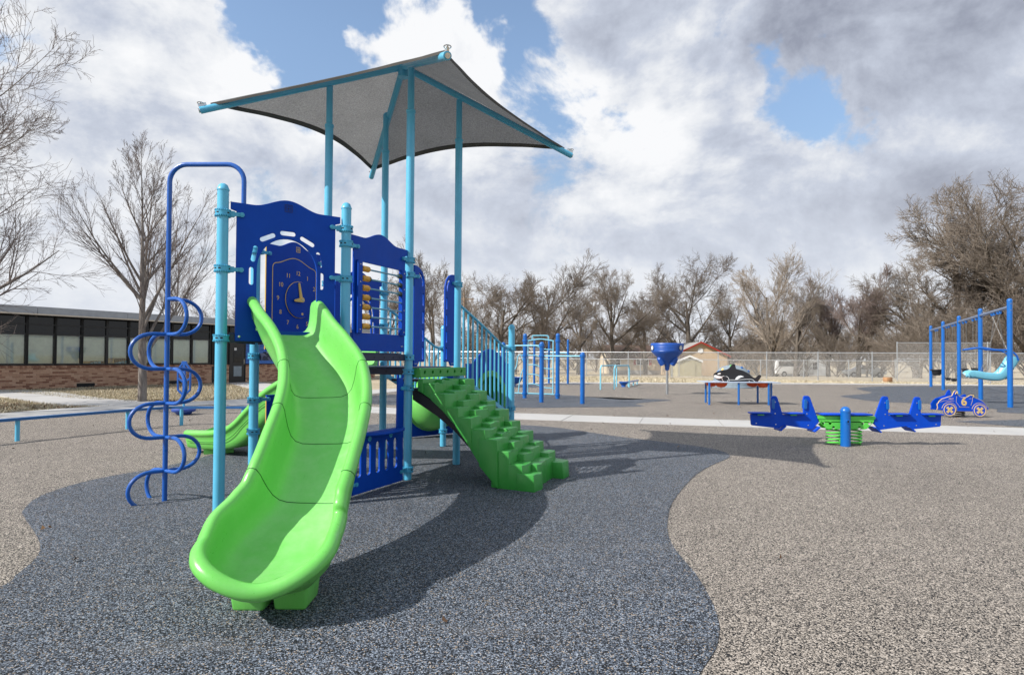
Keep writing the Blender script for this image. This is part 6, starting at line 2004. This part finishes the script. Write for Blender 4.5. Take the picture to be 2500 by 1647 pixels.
tb('snake_rail', LDR, [lerp(.0, 1.34), lerp(-.2, 1.34), lerp(-.26, 1.0), lerp(-.40, .75), lerp(-.44, .45), lerp(-.5, .16)], .016, sm=20)
tb('snake_rail', LDR, [lerp(-.12, 1.34), lerp(-.02, 1.05), lerp(-.10, .8), lerp(-.16, .5), lerp(-.20, .16)], .016, sm=20)

BAR = empty('turning_bars', (.85, 17.51, 0), 'stepped blue turning bar posts in front of the pale blue ladder', 'turning bars')
for x, y, t_ in ((-.253, 17.95, 1.72), (.851, 17.51, 1.73), (1.966, 17.04, 1.44)): round_post(x, y, t_, .0635, BAR, collars=((t_ - .11,) if x != .851 else (1.62, 1.325)))
tb('bar', BAR, [(-.253, 17.95, 1.62), (.851, 17.51, 1.62)], .020, 10); tb('bar', BAR, [(.851, 17.51, 1.325), (1.966, 17.04, 1.325)], .020, 10)

FBs = empty('horizontal_bars', (1.9, 30.4, 0), 'slim blue posts with pale crossbars by the far kerb', 'turning bars')
for x, y in ((1.10, 30.1), (1.87, 30.9), (2.80, 30.6)): round_post(x, y, 2.22, .055, FBs)
tb('bar', FBs, [(1.10, 30.1, 1.55), (1.87, 30.9, 1.55)], .025, 8); tb('bar', FBs, [(1.87, 30.9, 1.55), (2.80, 30.6, 1.53)], .025, 8)

PB = empty('parallel_bars', (4.45, 26.3, 0), 'pair of low pale blue parallel bars', 'parallel bars')
for a, b_ in (((3.62, 25.0), (4.72, 27.6)), ((4.23, 25.3), (5.21, 27.2))):
    d = (V(*b_, 0) - V(*a, 0)).normalized()
    tb('bar', PB, [(*a, 0), (*a, .85)] + [tuple(V(*a, .97) + d * .12 + V(0, 0, .0))] + [tuple(V(*b_, .97) - d * .12)] + [(*b_, .85), (*b_, 0)], .030, 10)
POD = thing('stepping_pod', MB().lathe([(.10, 0), (.09, .06), (.14, .12), (.19, .17), (.215, .215), (.20, .235), (0, .24)], n=24).mesh('stepping_pod', ROYAL), 'round blue stepping pod beside the parallel bars', 'stepping pod', loc=(5.04, 27.65, 0))
SB = empty('low_beam', (5.8, 29.2, 0), 'short blue low balance beam beyond the stepping pod', 'balance beam')
ob('plank', MB().bar((-.5, -1.15, .20), (.45, 1.2, .20), .12, .05).mesh('plank', ROYAL, 0), SB)
for p in ((-.45, -1.05), (0, .03), (.40, 1.1)): ob('leg', MB().cyl((*p, 0), (*p, .175), .03, n=8).mesh('leg', PALE), SB)
BW = thing('spinner_bowl', MB().lathe([(.05, 0), (.05, .10), (.16, .13), (.30, .24), (.36, .38), (.37, .42), (.34, .42), (.30, .34), (.12, .20), (0, .19)], n=28).mesh('spinner_bowl', ROYAL), 'blue bowl spinner half hidden behind the end handrail post', 'spinner', loc=(.12, 27.2, 0))

# ---- stand-up spinner and balance beam at the left
SPN = empty('stand_up_spinner', (-7.0, 13.1, 0), 'blue stand-up spinner with loop handle and round foot disc', 'spinner')
ob('foot_disc', MB().lathe([(.12, 0), (.15, .02), (.17, .055), (.225, .07), (.235, .085), (.235, .12), (.215, .14), (.05, .15), (0, .15)], n=30).mesh('foot_disc', paint('dull_blue_plastic', (.03, .075, .32), .45, .06)), SPN)
ob('pole', MB().cyl((0, 0, .14), (0, 0, .40), .022, n=12).mesh('pole', SKYBLUE), SPN)
loop = [[(-.03, .38), (.03, .38), (.05, .42), (.145, .52), (.15, .97), (.06, 1.09), (.05, 1.14), (-.05, 1.14), (-.06, 1.09), (-.15, .97), (-.145, .52), (-.05, .42)]]
loop += [[(-.115, .54), (-.03, .46), (-.03, .68), (-.115, .74)], [(.03, .46), (.115, .54), (.115, .74), (.03, .68)], [(-.115, .79), (-.03, .73), (-.03, 1.06), (-.115, .96)], [(.03, .73), (.115, .79), (.115, .96), (.03, 1.06)]]
ob('handle', sheet('handle', loop, .045, ROYAL, XZ(0), .008), SPN)
BBm = empty('balance_beam', (-6.6, 10.3, 0), 'long blue balance beam on sky blue legs at the left', 'balance beam')
pts = [(-7.9, 6.9), (-7.17, 8.91), (-6.50, 10.52), (-6.25, 10.95), (-5.95, 11.12), (-4.7, 11.22)]
P_ = spline(pts, 26)
vs, fs = [], []
T_ = np.gradient(P_, axis=0); T_ /= np.linalg.norm(T_, axis=1)[:, None]
for p, t_ in zip(P_, T_):
    n2_ = np.array([-t_[1], t_[0]]) * .045
    for s in (-1, 1):
        for z in (.298, .338): vs.append((p[0] + n2_[0] * s + 6.6, p[1] + n2_[1] * s - 10.3, z))
for i in range(len(P_) - 1):
    q = i * 4
    fs += [(q, q + 4, q + 6, q + 2), (q + 1, q + 3, q + 7, q + 5), (q, q + 1, q + 5, q + 4), (q + 2, q + 6, q + 7, q + 3)]
fs += [(0, 2, 3, 1), (len(vs) - 4, len(vs) - 3, len(vs) - 1, len(vs) - 2)]
ob('plank', MB().add(vs, fs).mesh('plank', paint('dull_blue_paint', (.015, .10, .28), .5, .1), 0), BBm)
for x, y in ((-7.17, 8.91), (-6.55, 10.47), (-5.97, 11.10), (-4.9, 11.2)): ob('leg', MB().cyl((x + 6.6, y - 10.3, -.05), (x + 6.6, y - 10.3, .30), .03, n=12).mesh('leg', SKYBLUE), BBm)
